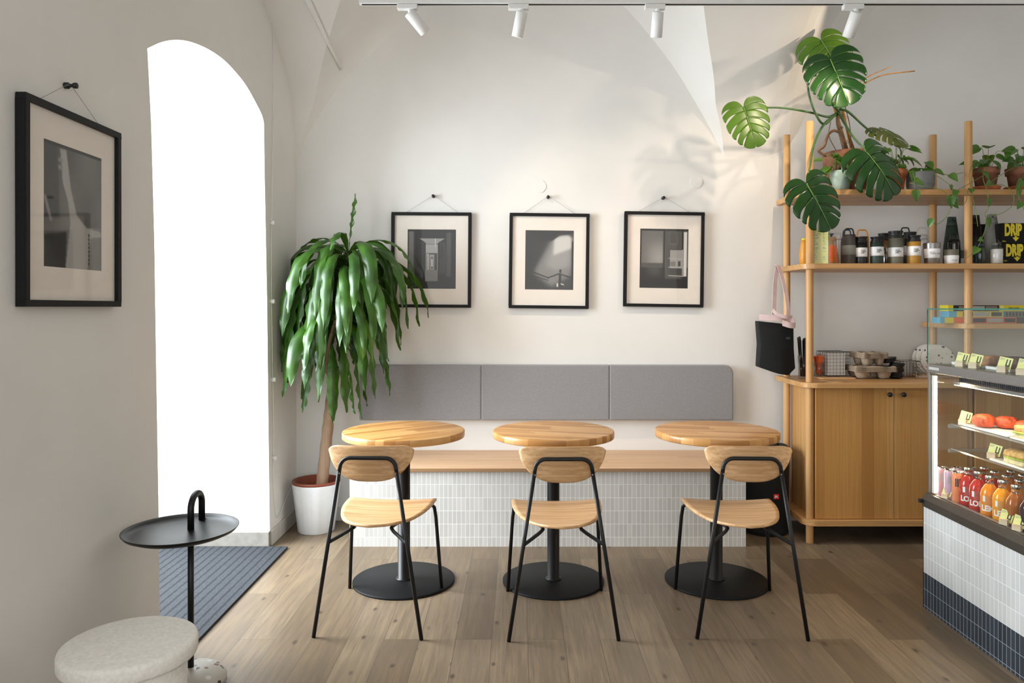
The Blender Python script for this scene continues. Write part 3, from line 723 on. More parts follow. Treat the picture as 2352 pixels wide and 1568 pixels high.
spot(2440, (-0.85, 0.52, -0.08), 'white spotlight at the right end of the track aimed at the split-leaf plant', 32, 55)
# ================================================================== LEFT FOREGROUND
t = E('stool', (-1.050, 2.02, 0), 0, 'round pale oatmeal stone-look stool in the left foreground', 'stool')
MB().lathe([(0, 0.402), (0.161, 0.402), (0.169, 0.405), (0.172, 0.412), (0.172, 0.438), (0.169, 0.446), (0.161, 0.450), (0, 0.450)], n=96).build('seat', M['oatmeal'], t)
MB().lathe([(0, 0.0), (0.135, 0.0), (0.141, 0.006), (0.143, 0.20), (0.143, 0.385), (0.138, 0.394), (0.134, 0.4015), (0, 0.4015)], n=72).build('body', M['oatmeal'], t)
t = E('side_table', (-1.164, 2.66, 0), 0, 'small black round tray table with a looped handle beside the stool', 'side table')
MB().lathe([(0, 0.0), (0.10, 0.0), (0.120, 0.014), (0.120, 0.032), (0.10, 0.056), (0.05, 0.070), (0, 0.072)], n=56).build('base', M['terrazzo'], t)
MB().lathe([(0.0105, 0.07), (0.0105, 0.561)], n=20).build('pole', M['black_metal'], t)
MB().lathe([(0.0, 0.556), (0.158, 0.557), (0.182, 0.568), (0.190, 0.578), (0.1905, 0.580), (0.188, 0.580), (0.180, 0.572), (0.156, 0.5615), (0.0, 0.5605)], (-0.012, -0.05, 0), 96).build('tray', M['black_metal'], t)
hp = [(0.0, 0.0, 0.558)] + [(-0.005*(1-math.cos(a)), 0.058*(1-math.cos(a)), 0.628+0.045*math.sin(a)) for a in np.linspace(0, PI, 14)] + [(-0.010, 0.116, 0.560)]
MB().tube(hp, 0.0115, 14).build('handle', M['black_metal'], t)

# ================================================================== POTTED CANE PLANT
rng = random.Random(11)
t = E('dracaena_plant', (-1.222, 4.53, 0), 0, 'tall cane plant with long drooping green leaves in a white pot in the corner', 'potted plant')
m = MB(); n = 72; vs = []; prof = [(0.104, 0.0), (0.108, 0.004), (0.142, 0.285), (0.142, 0.290), (0.137, 0.290), (0.136, 0.27), (0.104, 0.02)]
for r, z in prof:
    for i in range(n):
        k = 0.985 if (i % 6 == 0 and z < 0.286 and r > 0.103 and z != 0.27 and z != 0.02) else 1.0
        a = 2*PI*i/n; vs.append((r*k*math.cos(a), r*k*math.sin(a), z))
fs = [(j*n+i, j*n+(i+1) % n, (j+1)*n+(i+1) % n, (j+1)*n+i) for j in range(len(prof)-1) for i in range(n)] + [tuple(range(n))]
m.add(vs, fs, True); m.build('outer_pot', M['white_pot'], t)
MB().lathe([(0.095, 0.05), (0.128, 0.288), (0.1415, 0.291), (0.1415, 0.307), (0.137, 0.308), (0.131, 0.306), (0.128, 0.26)], n=56).build('inner_pot', M['brown_plastic'], t)
MB().lathe([(0, 0.262), (0.127, 0.255)], n=40).build('soil', M['soil'], t)
tr = [(0.035, -0.015, 0.255), (0.050, -0.012, 0.40), (0.072, -0.01, 0.62), (0.092, -0.008, 0.80), (0.117, -0.005, 0.985)]
sp = smooth_path(tr, 8); m = MB()
m.tube(sp, [0.036-0.006*i/len(sp)+0.0015*math.sin(i*1.7) for i in range(len(sp))], 16)
m.build('cane', M['bark'], t)
MB().lathe([(0, 0), (0.028, 0), (0.029, 0.006), (0, 0.008)], (0.117, -0.005, 0.983), 16).build('cut_end', M['ink'], t)
br = smooth_path([(0.095, -0.03, 0.93), (0.072, -0.045, 0.99), (0.085, -0.045, 1.12), (0.13, -0.03, 1.30), (0.175, -0.02, 1.50), (0.20, -0.02, 1.68)], 8)
MB().tube(br, [0.015-0.008*i/len(br) for i in range(len(br))], 10).build('branch', M['bark'], t)
def strap_leaf(m, p0, az, e0, L, wd, droop, roll, seed):
    r = random.Random(seed); n = 26; p = Vector(p0); vs = []; fs = []; ds = L/n
    ph = r.uniform(0, 6); wl = r.uniform(5, 9); twist = r.uniform(-0.5, 0.5); az2 = r.uniform(-0.5, 0.5)
    for i in range(n+1):
        s = i/n; x_ = min(1.0, s*droop); e = e0 - (e0 + R(85))*(x_*x_*(3-2*x_))**0.85
        a = az + az2*s
        d = Vector((math.cos(a)*math.cos(e), math.sin(a)*math.cos(e), math.sin(e)))
        if i: p = p + d*ds
        q = p.copy()
        # keep clear of the walls
        wx, wy = q.x-1.222, q.y+4.53
        if wx < -1.375: q.x = -1.375+1.222 + 0.12*(wx+1.375)*-0.2
        if wy > 4.69: q.y = 4.69-4.53 + 0.2*(4.69-wy)*0.3
        side = Vector((-math.sin(a), math.cos(a), 0)); nn = side.cross(d)
        rl = roll + twist*s; side = side*math.cos(rl) + nn*math.sin(rl); nn = side.cross(d)
        wv = wd*(0.20+0.80*min(1, max(0, (s-0.10)/0.38))**0.9)*max(0.02, 1-max(0, (s-0.62)/0.38)**2.2)**0.8
        ed = 0.008*math.sin(wl*s*4.5+ph)*min(1, s*2); ed2 = 0.008*math.sin(wl*s*4.9+ph+2)*min(1, s*2)
        vs += [q - side*wv + nn*(0.30*wv+ed), q - side*wv*0.5 + nn*(0.06*wv), q - nn*0.10*wv, q + side*wv*0.5 + nn*(0.06*wv), q + side*wv + nn*(0.30*wv+ed2)]
    for i in range(n):
        for j in range(4): fs.append((i*5+j, i*5+j+1, (i+1)*5+j+1, (i+1)*5+j))
    m.add(vs, fs, True)
m = MB(); N = 112; GA = 2.39996
for i in range(N):
    f = i/(N-1); z = 1.20 + 0.48*f**0.9
    k = min(len(br)-1, int((z-0.93)/(1.68-0.93)*len(br))); p0 = br[k].copy(); p0.z = z
    az = i*GA + rng.uniform(-0.35, 0.35); bx, by = math.cos(az), math.sin(az)
    e0 = R(18+30*f+rng.uniform(-12, 14)); L = 0.58+0.16*f-0.22*max(0, f-0.8)/0.2+rng.uniform(-0.08, 0.06)
    droop = rng.uniform(1.08, 1.55) - 0.05*f
    if by > 0.2: L *= 0.75; droop *= 1.15
    if bx < -0.5: L *= 0.97
    if bx > 0.2: L *= 1.06; droop *= 0.90
    strap_leaf(m, p0, az, e0, L, rng.uniform(0.026, 0.040), droop, rng.uniform(-0.5, 0.5), i+5)
strap_leaf(m, br[-1], 0.4, R(86), 0.36, 0.020, 0.10, 0, 501)
strap_leaf(m, br[-2], 2.8, R(56), 0.40, 0.022, 0.70, 0, 502)
strap_leaf(m, br[-2], 3.3, R(42), 0.50, 0.030, 1.05, 0.3, 504)
strap_leaf(m, br[-2], -0.2, R(45), 0.62, 0.028, 0.95, 0.2, 505)
strap_leaf(m, br[-4], -0.5, R(40), 0.68, 0.032, 1.0, -0.2, 506)
strap_leaf(m, br[-6], -0.1, R(30), 0.72, 0.032, 1.05, 0.2, 507)
strap_leaf(m, br[-2], -1.6, R(70), 0.40, 0.030, 0.8, 0, 503)
for az, z, L in ((-0.3, 1.15, 0.56), (-1.2, 1.13, 0.54), (-0.8, 1.2, 0.56), (-2.2, 1.2, 0.56), (-2.8, 1.22, 0.5), (0.1, 1.25, 0.6), (-0.1, 1.04, 0.40)):
    strap_leaf(m, (0.10, -0.04, z), az, R(-5), L, 0.034, 1.8, 0.2, int(z*100+az*7))
fo = m.build('foliage', M['dleaf'], t)

# ================================================================== SPEAKER BEHIND THE BENCH END
t = E('party_speaker', (1.492, 4.52, 0), 0, 'tall black round portable speaker with a red badge between bench and cabinet', 'speaker')
MB().lathe([(0, 0.0), (0.125, 0.0), (0.137, 0.012), (0.138, 0.03), (0.134, 0.038), (0.136, 0.05), (0.136, 0.46), (0.133, 0.475), (0.138, 0.482), (0.138, 0.508), (0.128, 0.520), (0.10, 0.523), (0, 0.518)], n=56).build('body', M['bag'], t)
MB().tube([(-0.07, -0.04, 0.518), (-0.06, -0.04, 0.536), (0.0, -0.04, 0.543), (0.06, -0.04, 0.536), (0.07, -0.04, 0.518)], 0.008, 10).build('handle', M['black_plastic'], t)
bd = MB().box(0.005, 0.037, -0.1395, -0.1335, 0.225, 0.254).build('badge', M['red'], t, bevel=0.001)
text_flat('badge_lettering', 'JBL', 0.017, M['white_ink'], bd, (0.021, -0.1402, 0.240), (R(90), 0, 0), bold=0.0004, sx=0.9)

# ================================================================== SHELF UNIT AND CABINET
t = E('shelf_unit', (2.10, 4.45, 0), 0, 'tall open oak shelf unit on round posts beside the display counter', 'shelf unit')
ox, oy = 2.10, 4.45
for X in (1.672, 2.582, 3.49):
    MB().lathe([(0, 0.0), (0.0205, 0.0), (0.0212, 0.001), (0.0212, 2.412), (0.019, 2.414), (0, 2.414)], (X-ox, 4.29-oy, 0), 28).build('post', M['oak_post'], t)
    MB().lathe([(0, 0.0), (0.0205, 0.0), (0.0212, 0.001), (0.0212, 2.418), (0.019, 2.42), (0, 2.42)], (X-ox, 4.655-oy, 0), 28).build('post', M['oak_post'], t)
def board(x0, x1, y0, y1, z0, z1, r, name):
    pl = rrect(x0-ox, x1-ox, y0-oy, y1-oy, r, 8, (1, 0, 0, 0))
    return MB().prism(pl, 2, z0, z1).build(name, M['oak_h'], t, bevel=0.0015)
board(1.620, 3.55, 4.235, 4.695, 1.986, 2.017, 0.07, 'shelf')
board(1.620, 3.55, 4.235, 4.695, 1.567, 1.597, 0.07, 'shelf')
board(2.53, 3.55, 4.235, 4.695, 1.227, 1.256, 0.07, 'shelf')
t = E('cabinet', (2.10, 4.45, 0.108), 0, 'oak cabinet with two knobbed doors built into the shelf unit', 'cabinet')
def cb2(x0, x1, y0, y1, z0, z1): return MB().box(x0-ox, x1-ox, y0-oy, y1-oy, z0-0.108, z1-0.108)
MB().prism(rrect(1.625-ox, 3.53-ox, 4.235-oy, 4.69-oy, 0.07, 8, (1, 0, 0, 0)), 2, 0, 0.033).build('bottom_board', M['oak_h'], t, bevel=0.0015)
cb2(1.700, 1.716, 4.30, 4.65, 0.1415, 0.8912).build('side_panel', M['oak_v'], t)
cb2(1.722, 3.50, 4.62, 4.645, 0.1415, 0.8912).build('back_panel', M['oak_v'], t)
for i, (a, b_) in enumerate(((1.6965, 2.1405), (2.1435, 2.5595), (2.606, 3.04), (3.043, 3.468))):
    d = cb2(a, b_, 4.262, 4.282, 0.1435, 0.8895).build('door', M['oak_door'], t, bevel=0.001)
    kx = (2.111, 2.190, 3.01, 3.075)[i]
    if i < 2: MB().lathe([(0, 0), (0.006, 0), (0.007, 0.010), (0.0135, 0.014), (0.0135, 0.022), (0.011, 0.025), (0, 0.025)], (kx-ox, 4.262-oy, 0.853-0.108), 24, rot=Matrix.Rotation(R(90), 3, 'X')).build('knob', M['black_plastic'], d)
t = E('worktop', (2.10, 4.45, 0.892), 0, 'thick oak worktop with rounded corner on the cabinet', 'worktop')
MB().prism(rrect(1.615-ox, 3.53-ox, 4.215-oy, 4.70-oy, 0.085, 10, (1, 0, 0, 0)), 2, 0.0, 0.029).build('board', M['oak_h'], t, bevel=0.002)
MB().lathe([(0.075, 0.0292), (0.078, 0.0302), (0.084, 0.0302), (0.086, 0.0292)], (1.835-ox, 4.335-oy, 0), 40).build('waste_hole_ring', M['oak_post'], t)
MB().lathe([(0, 0.0275), (0.0755, 0.0275), (0.0755, 0.0299), (0, 0.0299)], (1.835-ox, 4.335-oy, 0), 40).build('waste_hole_disc', M['oak_h'], t)
ZC = 0.921

M['dkgreen0'] = plain('dark_green_tab', (0.03, 0.04, 0.03), 0.9)
# tote bag on the shelf corner
t = E('tote_bag', (1.640, 4.50, 1.567), 0, 'black canvas tote bag with pink straps hanging from the shelf corner', 'bag')
bx = lambda px, D=4.45: (px-1190)/F*D-1.640
bz = lambda py, D=4.45: 1.35+(705-py)/F*D-1.567
poly2 = [(1742, 737), (1788, 742), (1823, 748), (1823, 800), (1827, 846), (1806, 861), (1783, 857), (1743, 843), (1746, 790)]
front = [(bx(a), bz(b_)) for a, b_ in poly2]
m = MB(); n = len(front); vs = []
fo_ = [(-0.045), (-0.06), (-0.05), (-0.055), (-0.05), (-0.085), (-0.095), (-0.055), (-0.06)]
for (x, z), y in zip(front, fo_): vs.append((x, y, z))
cx_, cz_ = sum(p[0] for p in front)/n, sum(p[1] for p in front)/n
for (x, z) in front: vs.append((x*1.0+0.008, 0.045, z))
vs.append((cx_, -0.095, cz_)); vs.append((cx_, 0.05, cz_))
fs = [(i, (i+1) % n, n+(i+1) % n, n+i) for i in range(n)] + [(i, (i+1) % n, 2*n) for i in range(n)] + [(n+i, n+(i+1) % n, 2*n+1) for i in range(n)]
m.add(vs, fs, True); m.build('body', M['bag'], t, bevel=0.006)
def ribbon(m, pts, w_, dirv, th=0.0012):
    P = smooth_path(pts, 6); vs = []; d = Vector(dirv)*w_/2; k = len(P)
    for i, p in enumerate(P):
        q = (P[min(i+1, k-1)]-P[max(i-1, 0)]).normalized(); nrm = q.cross(Vector(dirv)).normalized()*th
        vs += [p-d-nrm, p+d-nrm, p+d+nrm, p-d+nrm]
    fs = []
    for i in range(k-1):
        for j in range(4): fs.append((i*4+j, i*4+(j+1) % 4, (i+1)*4+(j+1) % 4, (i+1)*4+j))
    fs += [(0, 1, 2, 3), tuple(4*(k-1)+j for j in (3, 2, 1, 0))]
    m.add(vs, fs, False)
m = MB()
ribbon(m, [(bx(1776), -0.06, bz(722)), (bx(1779), -0.05, bz(680)), (bx(1783), -0.035, bz(640)), (bx(1789), -0.02, 0.015), (bx(1793)+0.006, 0.02, 0.034), (bx(1798), 0.05, 0.032)], 0.026, (1, 0.25, 0))
m.build('strap', M['pink'], t)
m = MB()
ribbon(m, [(bx(1809), -0.07, bz(725)), (bx(1806), -0.065, bz(690)), (bx(1800), -0.05, bz(650)), (bx(1793), -0.035, bz(618)), (bx(1791), -0.015, 0.033), (bx(1794), 0.03, 0.036)], 0.024, (1, 0.3, 0))
m.build('strap', M['pink'], t)
m = MB()
ribbon(m, [(bx(1742), -0.062, bz(728)), (bx(1765), -0.078, bz(729)), (bx(1788), -0.085, bz(731)), (bx(1800), -0.075, bz(733))], 0.032, (0, 0, 1))
ribbon(m, [(bx(1792), -0.085, bz(741)), (bx(1808), -0.092, bz(746)), (bx(1822), -0.080, bz(746)), (bx(1823), -0.05, bz(738)), (bx(1812), -0.03, bz(730)), (bx(1798), -0.05, bz(733))], 0.034, (0, 0, 1))
m.build('hem_band', M['pink'], t)
MB().box(bx(1799), bx(1808), -0.101, -0.098, bz(778), bz(773)).build('label_tab', M['dkgreen0'], t)
m = MB(); ribbon(m, [(bx(1770), -0.085, bz(712)), (bx(1780), -0.095, bz(722)), (bx(1800), -0.10, bz(728)), (bx(1815), -0.08, bz(728))], 0.02, (0.3, 0, 1)); m.build('strap_fold', M['pink'], t)

# ================================================================== CABINET TOP OBJECTS
def place(px, D, z): return ((px-1190)/F*D, D, z)
t = tag(MB().prism(rrect(1.80-1.63+0.0, 2.02-1.63+0.0, 4.45-4.4, 4.66-4.4, 0.02), 2, 0, 0.008).build('serving_tray', M['ply'], None, (1.63, 4.40, ZC), bevel=0.002), 'thin oak tray under the straws and sugar on the cabinet top', 'tray')
ZT = ZC+0.0085
def tumbler_glass(name, loc, r, h, label, cat):
    e = E(name, loc, 0, label, cat)
    MB().lathe([(0, 0), (r*0.85, 0), (r, h), (r-0.002, h), (r*0.85-0.002, 0.004), (0, 0.004)], n=28).build('glass', M['clear'], e)
    return e


X = (1836-1190)/F*4.56

tg = tumbler_glass('straw_glass', (X+0.025, 4.56, ZC+0.0005 if X < 1.79 else ZT), 0.034, 0.135, 'clear glass holding black straws on the cabinet top', 'glass')
rs = random.Random(4)
for i in range(22):
    a = rs.uniform(0, 6.28); r0 = rs.uniform(0.002, 0.018); a2 = a+rs.uniform(-0.5, 0.5); r1 = min(0.029, r0+0.012)
    x0, y0 = X+0.025+r0*math.cos(a), 4.56+r0*math.sin(a); z0 = tg.location.z+0.006
    L = rs.uniform(0.215, 0.245); k = rs.uniform(1.3, 1.9)
    s_ = MB().tube([(0, 0, 0), ((r1-r0)*k*math.cos(a2), (r1-r0)*k*math.sin(a2), L)], 0.0032, 7, m=0).build('drinking_straw', M['black_plastic'], None, (x0, y0, z0))
    tag(s_, 'black drinking straw standing in the clear glass by the post', 'straw', 'black straws in the glass')
X = (1881-1190)/F*4.58
tg = tumbler_glass('sugar_glass', (X, 4.58, ZT), 0.034, 0.085, 'clear glass stuffed with orange sugar sachets', 'glass')
for i in range(11):
    a = i*0.57; rr = 0.012+0.008*(i % 2)
    o = MB().box(-0.011, 0.011, -0.0018, 0.0018, 0, 0.105).build('sugar_sachet', M['orange'], None, (X+rr*math.cos(a), 4.58+rr*math.sin(a), ZT+0.010+0.006*(i % 3)), (R(rs.uniform(-10, 10)), R(rs.uniform(-16, 16)), a+PI/2), bevel=0.001)
    tag(o, 'orange paper sugar sachet standing in the glass', 'sachet', 'orange sugar sachets')
def wire_basket(loc, W, D_, H, nx, ny, nz, label, rot=0, flare=0.0):
    e = E('wire_basket', loc, rot, label, 'basket')
    m = MB(); r = 0.0008
    def ring(z, k, rr):
        m.tube([(-W/2*k, -D_/2*k, z), (W/2*k, -D_/2*k, z), (W/2*k, D_/2*k, z), (-W/2*k, D_/2*k, z)], rr, 6, closed=True)
    for j in range(nz+1): z = H*j/nz; ring(z+0.004, 1+flare*j/nz, r)
    for i in range(nx+1):
        x = -W/2+W*i/nx
        for s in (-1, 1): m.tube([(x, s*D_/2, 0.004), (x*(1+flare), s*D_/2*(1+flare), H+0.004)], r, 5)
        m.tube([(x, -D_/2, 0.004), (x, D_/2, 0.004)], r, 5)
    for i in range(1, ny):
        y = -D_/2+D_*i/ny
        for s in (-1, 1): m.tube([(s*W/2, y, 0.004), (s*W/2*(1+flare), y*(1+flare), H+0.004)], r, 5)
    m.build('wire_mesh', M['black_metal'], e)
    m = MB(); k = 1+flare; m.tube([(-W/2*k, -D_/2*k, H+0.004), (W/2*k, -D_/2*k, H+0.004), (W/2*k, D_/2*k, H+0.004), (-W/2*k, D_/2*k, H+0.004)], 0.0021, 8, closed=True)
    m.build('rim', M['black_metal'], e); return e
X = (1915-1190)/F*4.56
wire_basket((X+0.003, 4.575, ZT), 0.150, 0.12, 0.145, 7, 5, 7, 'square black wire basket filled with white napkins', R(6))
o = MB().box(-0.056, 0.052, -0.045, 0.045, 0.0, 0.132).build('napkin_stack', M['paper'], None, (X+0.004, 4.575, ZT+0.0065), (0, 0, R(6)), bevel=0.004); tag(o, 'stack of white paper napkins standing in the wire basket', 'napkins')
# moulded pulp cup carriers
def carrier(W, D_, H):
    m = MB(); nx, ny = 28, 20; vs = []
    for j in range(ny+1):
        for i in range(nx+1):
            u = -1+2*i/nx; v = -1+2*j/ny
            x = u*W/2; y = v*D_/2
            # four cup wells pressed down, a raised saddle in the middle
            q = min((abs(abs(u)-0.52))/0.36, 9); r_ = min((abs(abs(v)-0.5))/0.40, 9); d = math.hypot(q, r_)
            well = 1/(1+math.exp((d-0.86)*11)); rim = 1.0 if max(abs(u), abs(v)) > 0.93 else 0
            z = H*(0.80 - 0.80*well)*(1-rim) + H*0.86*rim if not rim else H*0.80
            if max(abs(u), abs(v)) > 0.985: z = H*0.68
            vs.append((x, y, z))
    fs = [(j*(nx+1)+i, j*(nx+1)+i+1, (j+1)*(nx+1)+i+1, (j+1)*(nx+1)+i) for j in range(ny) for i in range(nx)]
    m.add(vs, fs, True); return m
X = (1998-1190)/F*4.52
for k in range(5):
    e = carrier(0.245, 0.20, 0.062).build('cup_carrier', M['pulp'], None, (X, 4.53, ZC+0.003+k*0.0062), (0, 0, R(-2)), solid=0.003)
    tag(e, 'wide brown pulp cup carrier in the lower stack, %s' % ('bottom one', 'second from the bottom', 'middle one', 'second from the top', 'top one')[k], 'cup carrier', 'wide cup carriers')
X2 = (1998-1190)/F*4.52-0.003
for k in range(6):
    e = carrier(0.155, 0.17, 0.062).build('cup_carrier', M['pulp'], None, (X2, 4.53, ZC+0.082+k*0.0052), (0, 0, R(5)), solid=0.0028)
    tag(e, 'narrow brown pulp cup carrier in the upper stack, %s' % ('lowest', 'second up', 'third up', 'third from the top', 'second from the top', 'topmost')[k], 'cup carrier', 'narrow cup carriers')
# black cup lids, a fallen column
X = (2058-1190)/F*4.50
for k in range(12):
    a = R(18); x = X+0.018-k*0.0001; 
    o = MB().lathe([(0, 0.0), (0.030, 0.0), (0.031, 0.010), (0.040, 0.010), (0.0415, 0.005), (0.0415, 0.013), (0.031, 0.016), (0.028, 0.016), (0.027, 0.013), (0, 0.013)], n=28).build('cup_lid', M['black_plastic'], None, (X-0.008+0.0045*math.sin(k*1.3)+0.001*k, 4.50, ZC+0.002+k*0.0070), (0, R(3+0.8*math.sin(k)), 0))
    tag(o, 'black plastic cup lid in the stack beside the pulp carriers', 'lid', 'stacked black cup lids')
for k in range(3):
    o = MB().lathe([(0, 0.0), (0.030, 0.0), (0.031, 0.010), (0.040, 0.010), (0.0415, 0.005), (0.0415, 0.013), (0.031, 0.016), (0.028, 0.016), (0, 0.013)], n=28).build('cup_lid', M['black_plastic'], None, (X-0.045, 4.50-0.004*k, ZC+0.096+k*0.008), (0, R(-10), 0))
    tag(o, 'black plastic cup lid tipped against the top of the carriers', 'lid', 'tipped black cup lids')
X = (2079-1190)/F*4.58
wire_basket((X+0.02, 4.60, ZC), 0.095, 0.10, 0.095, 6, 5, 5, 'low black wire basket between the cup lids and the speckled plates', R(-8), 0.18)
# speckled plates upright in a rack
e = E('plate_rack', ((2150-1190)/F*4.60, 4.60, ZC), 0, 'small wooden rack holding three speckled plates', 'rack')
m = MB(); m.box(-0.15, 0.12, -0.05, -0.038, 0, 0.012); m.box(-0.15, 0.12, 0.038, 0.05, 0, 0.012)
for x in (-0.15, -0.108, -0.084, -0.046, -0.02, 0.02): m.box(x, x+0.007, -0.05, 0.05, 0.012, 0.020)
for x in (-0.15, -0.084, -0.02): m.cyl((x+0.0035, -0.044, 0.012), 0.003, 0.035, 8)
m.build('rack_frame', M['block'], e)
for k, (px, nm) in enumerate(((2131, 'leftmost, at the back of the three'), (2140, 'middle one of the three'), (2152, 'rightmost, seen through the glass hood'))):
    pr = [(0, 0), (0.055, 0.0), (0.092, 0.008), (0.093, 0.010), (0.091, 0.011), (0.054, 0.004), (0, 0.004)]
    D = 4.655-k*0.035
    o = MB().lathe(pr, n=56, rot=Matrix.Rotation(R(-18), 3, 'Z') @ Matrix.Rotation(R(84), 3, 'X')).build('plate', M['plate'], None, ((px-1190)/F*D, D-0.005, ZC+0.106))
    tag(o, 'round white plate with dark speckles standing upright, ' + nm, 'plate', 'speckled plates')

# ================================================================== MIDDLE SHELF: BOTTLES AND TUMBLERS
ZM = 1.5975
RX = Matrix.Rotation(R(90), 3, 'X')
def band(e, r, z0, z1, txt, a0=-PI/2, size=0.0075, mat='white_ink', align='LEFT', ang=-PI/2-0.5):
    b_ = MB().lathe([(r+0.0004, z0), (r+0.0008, z0+0.0003), (r+0.0008, z1-0.0003), (r+0.0004, z1)], n=32)
    o = b_.build('label_band', M[mat], e)
    if txt: text_wrap('lettering', txt, size, M['ink'], o, r+0.0006, (z0+z1)/2+0.002, ang, align=align, bold=0.0001)
    return o
def travel(px, D, r, h, body, lab, label, group='travel tumblers on the middle shelf', lid='black_plastic', txt='TRAVEL\nTUMBLER\n350ML'):
    e = E('travel_tumbler', ((px-1190)/F*D, D, ZM), 0, label, 'tumbler', group)
    hb = h*0.78
    MB().lathe([(0, 0), (r*0.96, 0), (r, 0.003), (r, hb), (0, hb)], n=32).build('body', M[body], e)
    MB().lathe([(r, hb), (r*0.99, hb+0.006), (r*0.84, hb+0.018), (r*0.84, hb+0.022), (r*0.98, h-0.006), (r*1.0, h-0.002), (r*0.97, h), (0, h-0.003)], n=32).build('lid', M[lid], e)
    if lab: band(e, r, h*lab[0], h*lab[1], txt)
    return e
def loop_mug(px, D, r, h, body, label, lid=None, lab=None, neck=0.62, loopw=0.6, group='handled bottles on the middle shelf'):
    e = E('handled_bottle', ((px-1190)/F*D, D, ZM), 0, label, 'bottle', group)
    hb = h*neck
    MB().lathe([(0, 0), (r*0.96, 0), (r, 0.003), (r, hb), (r*0.97, hb+0.012), (r*0.86, hb+0.018), (0, hb+0.018)], n=32).build('body', M[body], e)
    m = MB(); hl = h*0.86
    hl = h*0.80; m.lathe([(r*0.9, hb+0.016), (r*0.96, hb+0.020), (r*0.96, hl-0.012), (r*0.8, hl), (0, hl+0.004)], n=32)
    m.build('lid', M[lid or body], e)
    w_ = r*loopw*1.2
    MB().tube(smooth_path([(-w_, 0, hl-0.012), (-w_*1.02, 0, hl+0.004), (-w_*0.75, 0, h-0.007), (0, 0, h-0.003), (w_*0.75, 0, h-0.007), (w_*1.02, 0, hl+0.004), (w_, 0, hl-0.012)], 5), 0.0042, 10).build('carry_loop', M[lid or body], e)
    if lab: band(e, r, h*lab[0], h*lab[1], '', mat=lab[2] if len(lab) > 2 else 'paper')
    return e
M['dkbrown'] = plain('dark_brown_coat', (0.055, 0.045, 0.042), 0.45, 0.1)
M['dkgreen'] = plain('dark_green_coat', (0.025, 0.045, 0.035), 0.5, 0.1)
M['olive'] = plain('olive_coat', (0.15, 0.145, 0.11), 0.5, 0.06)
M['mustard'] = plain('mustard_coat', (0.42, 0.22, 0.03), 0.5, 0.06)
M['navy'] = plain('navy_coat', (0.03, 0.05, 0.09), 0.5, 0.06)
M['greycoat'] = plain('stone_grey_coat', (0.20, 0.20, 0.18), 0.6, 0.06)
M['handle_orange'] = plain('orange_coat', (0.70, 0.27, 0.02), 0.45, 0.06)
H = lambda py, D=4.34: 1.35+(705-py)/F*D-ZM
# amber bottle behind the post
e = E('amber_bottle', ((1849-1190)/F*4.45, 4.45, ZM), 0, 'slim amber bottle half hidden behind the front shelf post', 'bottle')
MB().lathe([(0, 0), (0.030, 0), (0.033, 0.004), (0.033, 0.07), (0.026, 0.125), (0.022, 0.150), (0, 0.150)], n=28).build('body', M['amber'], e)
MB().lathe([(0.018, 0.150), (0.019, 0.151), (0.019, 0.160), (0, 0.160)], n=24).build('cap', M['yellow'], e)
# leaflets in a clear stand
e = E('leaflet_holder', ((1884-1190)/F*4.30, 4.30, ZM), R(-28), 'yellow printed leaflets in a clear holder beside the post', 'leaflets')
for i in range(4):
    MB().box(-0.047, 0.043, -0.012+i*0.006, -0.0105+i*0.006, 0.001, 0.200-i*0.003).build('leaflet', M['card'] if i != 2 else M['paper'], e)
m = MB()
rs2 = random.Random(2); z = 0.185
while z > 0.015:
    m.box(-0.040, -0.040+rs2.uniform(0.015, 0.035), -0.0126, -0.0122, z, z+0.0022)
    if rs2.random() < 0.7: m.box(0.015, 0.015+rs2.uniform(0.006, 0.018), -0.0126, -0.0122, z, z+0.0022)
    z -= rs2.choice((0.005, 0.005, 0.009))
m.build('printed_lines', M['grey_ink'], e)
m = MB(); m.box(-0.052, 0.052, -0.0165, -0.0150, 0, 0.215); m.box(-0.052, 0.052, 0.017, 0.0185, 0, 0.215); m.build('clear_stand', M['clear'], e)
# kraft coffee bag
e = E('kraft_bag', ((1909-1190)/F*4.42, 4.42, ZM), R(-6), 'kraft paper pouch with an orange label beside the leaflets', 'pouch')
m = MB(); w_, hh = 0.043, 0.168
m.add([(-w_, -0.022, 0), (w_, -0.022, 0), (w_, 0.022, 0), (-w_, 0.022, 0), (-w_*0.80, -0.003, hh), (w_*0.65, -0.003, hh), (w_*0.65, 0.003, hh), (-w_*0.80, 0.003, hh)], [(0, 1, 5, 4), (1, 2, 6, 5), (2, 3, 7, 6), (3, 0, 4, 7), (4, 5, 6, 7), (0, 3, 2, 1)])
m.build('pouch', M['kraft'], e, bevel=0.002)
m = MB(); m.add([(-0.034, -0.0212, 0.018), (0.030, -0.0212, 0.018), (0.026, -0.0100, 0.115), (-0.032, -0.0100, 0.115)], [(0, 1, 2, 3)]); m.build('orange_label', M['orange'], e, solid=0.001)
m = MB(); 
for (a, b_, c_, d_) in ((-0.024, 0.022, 0.034, 0.0352), (-0.024, 0.020, 0.100, 0.1012), (-0.015, 0.012, 0.085, 0.087), (-0.012, 0.010, 0.078, 0.080), (-0.008, 0.006, 0.040, 0.045)): m.box(a, b_, -0.0222+c_*0.112, -0.0200+c_*0.112-0.0006, c_, d_)
m.build('label_print', M['ink'], e)
MB().lathe([(0, 0), (0.006, 0), (0.007, 0.010), (0.013, 0.012), (0.013, 0.019), (0, 0.020)], (0.0, 0, hh), 16).build('stopper', M['navy'], e)
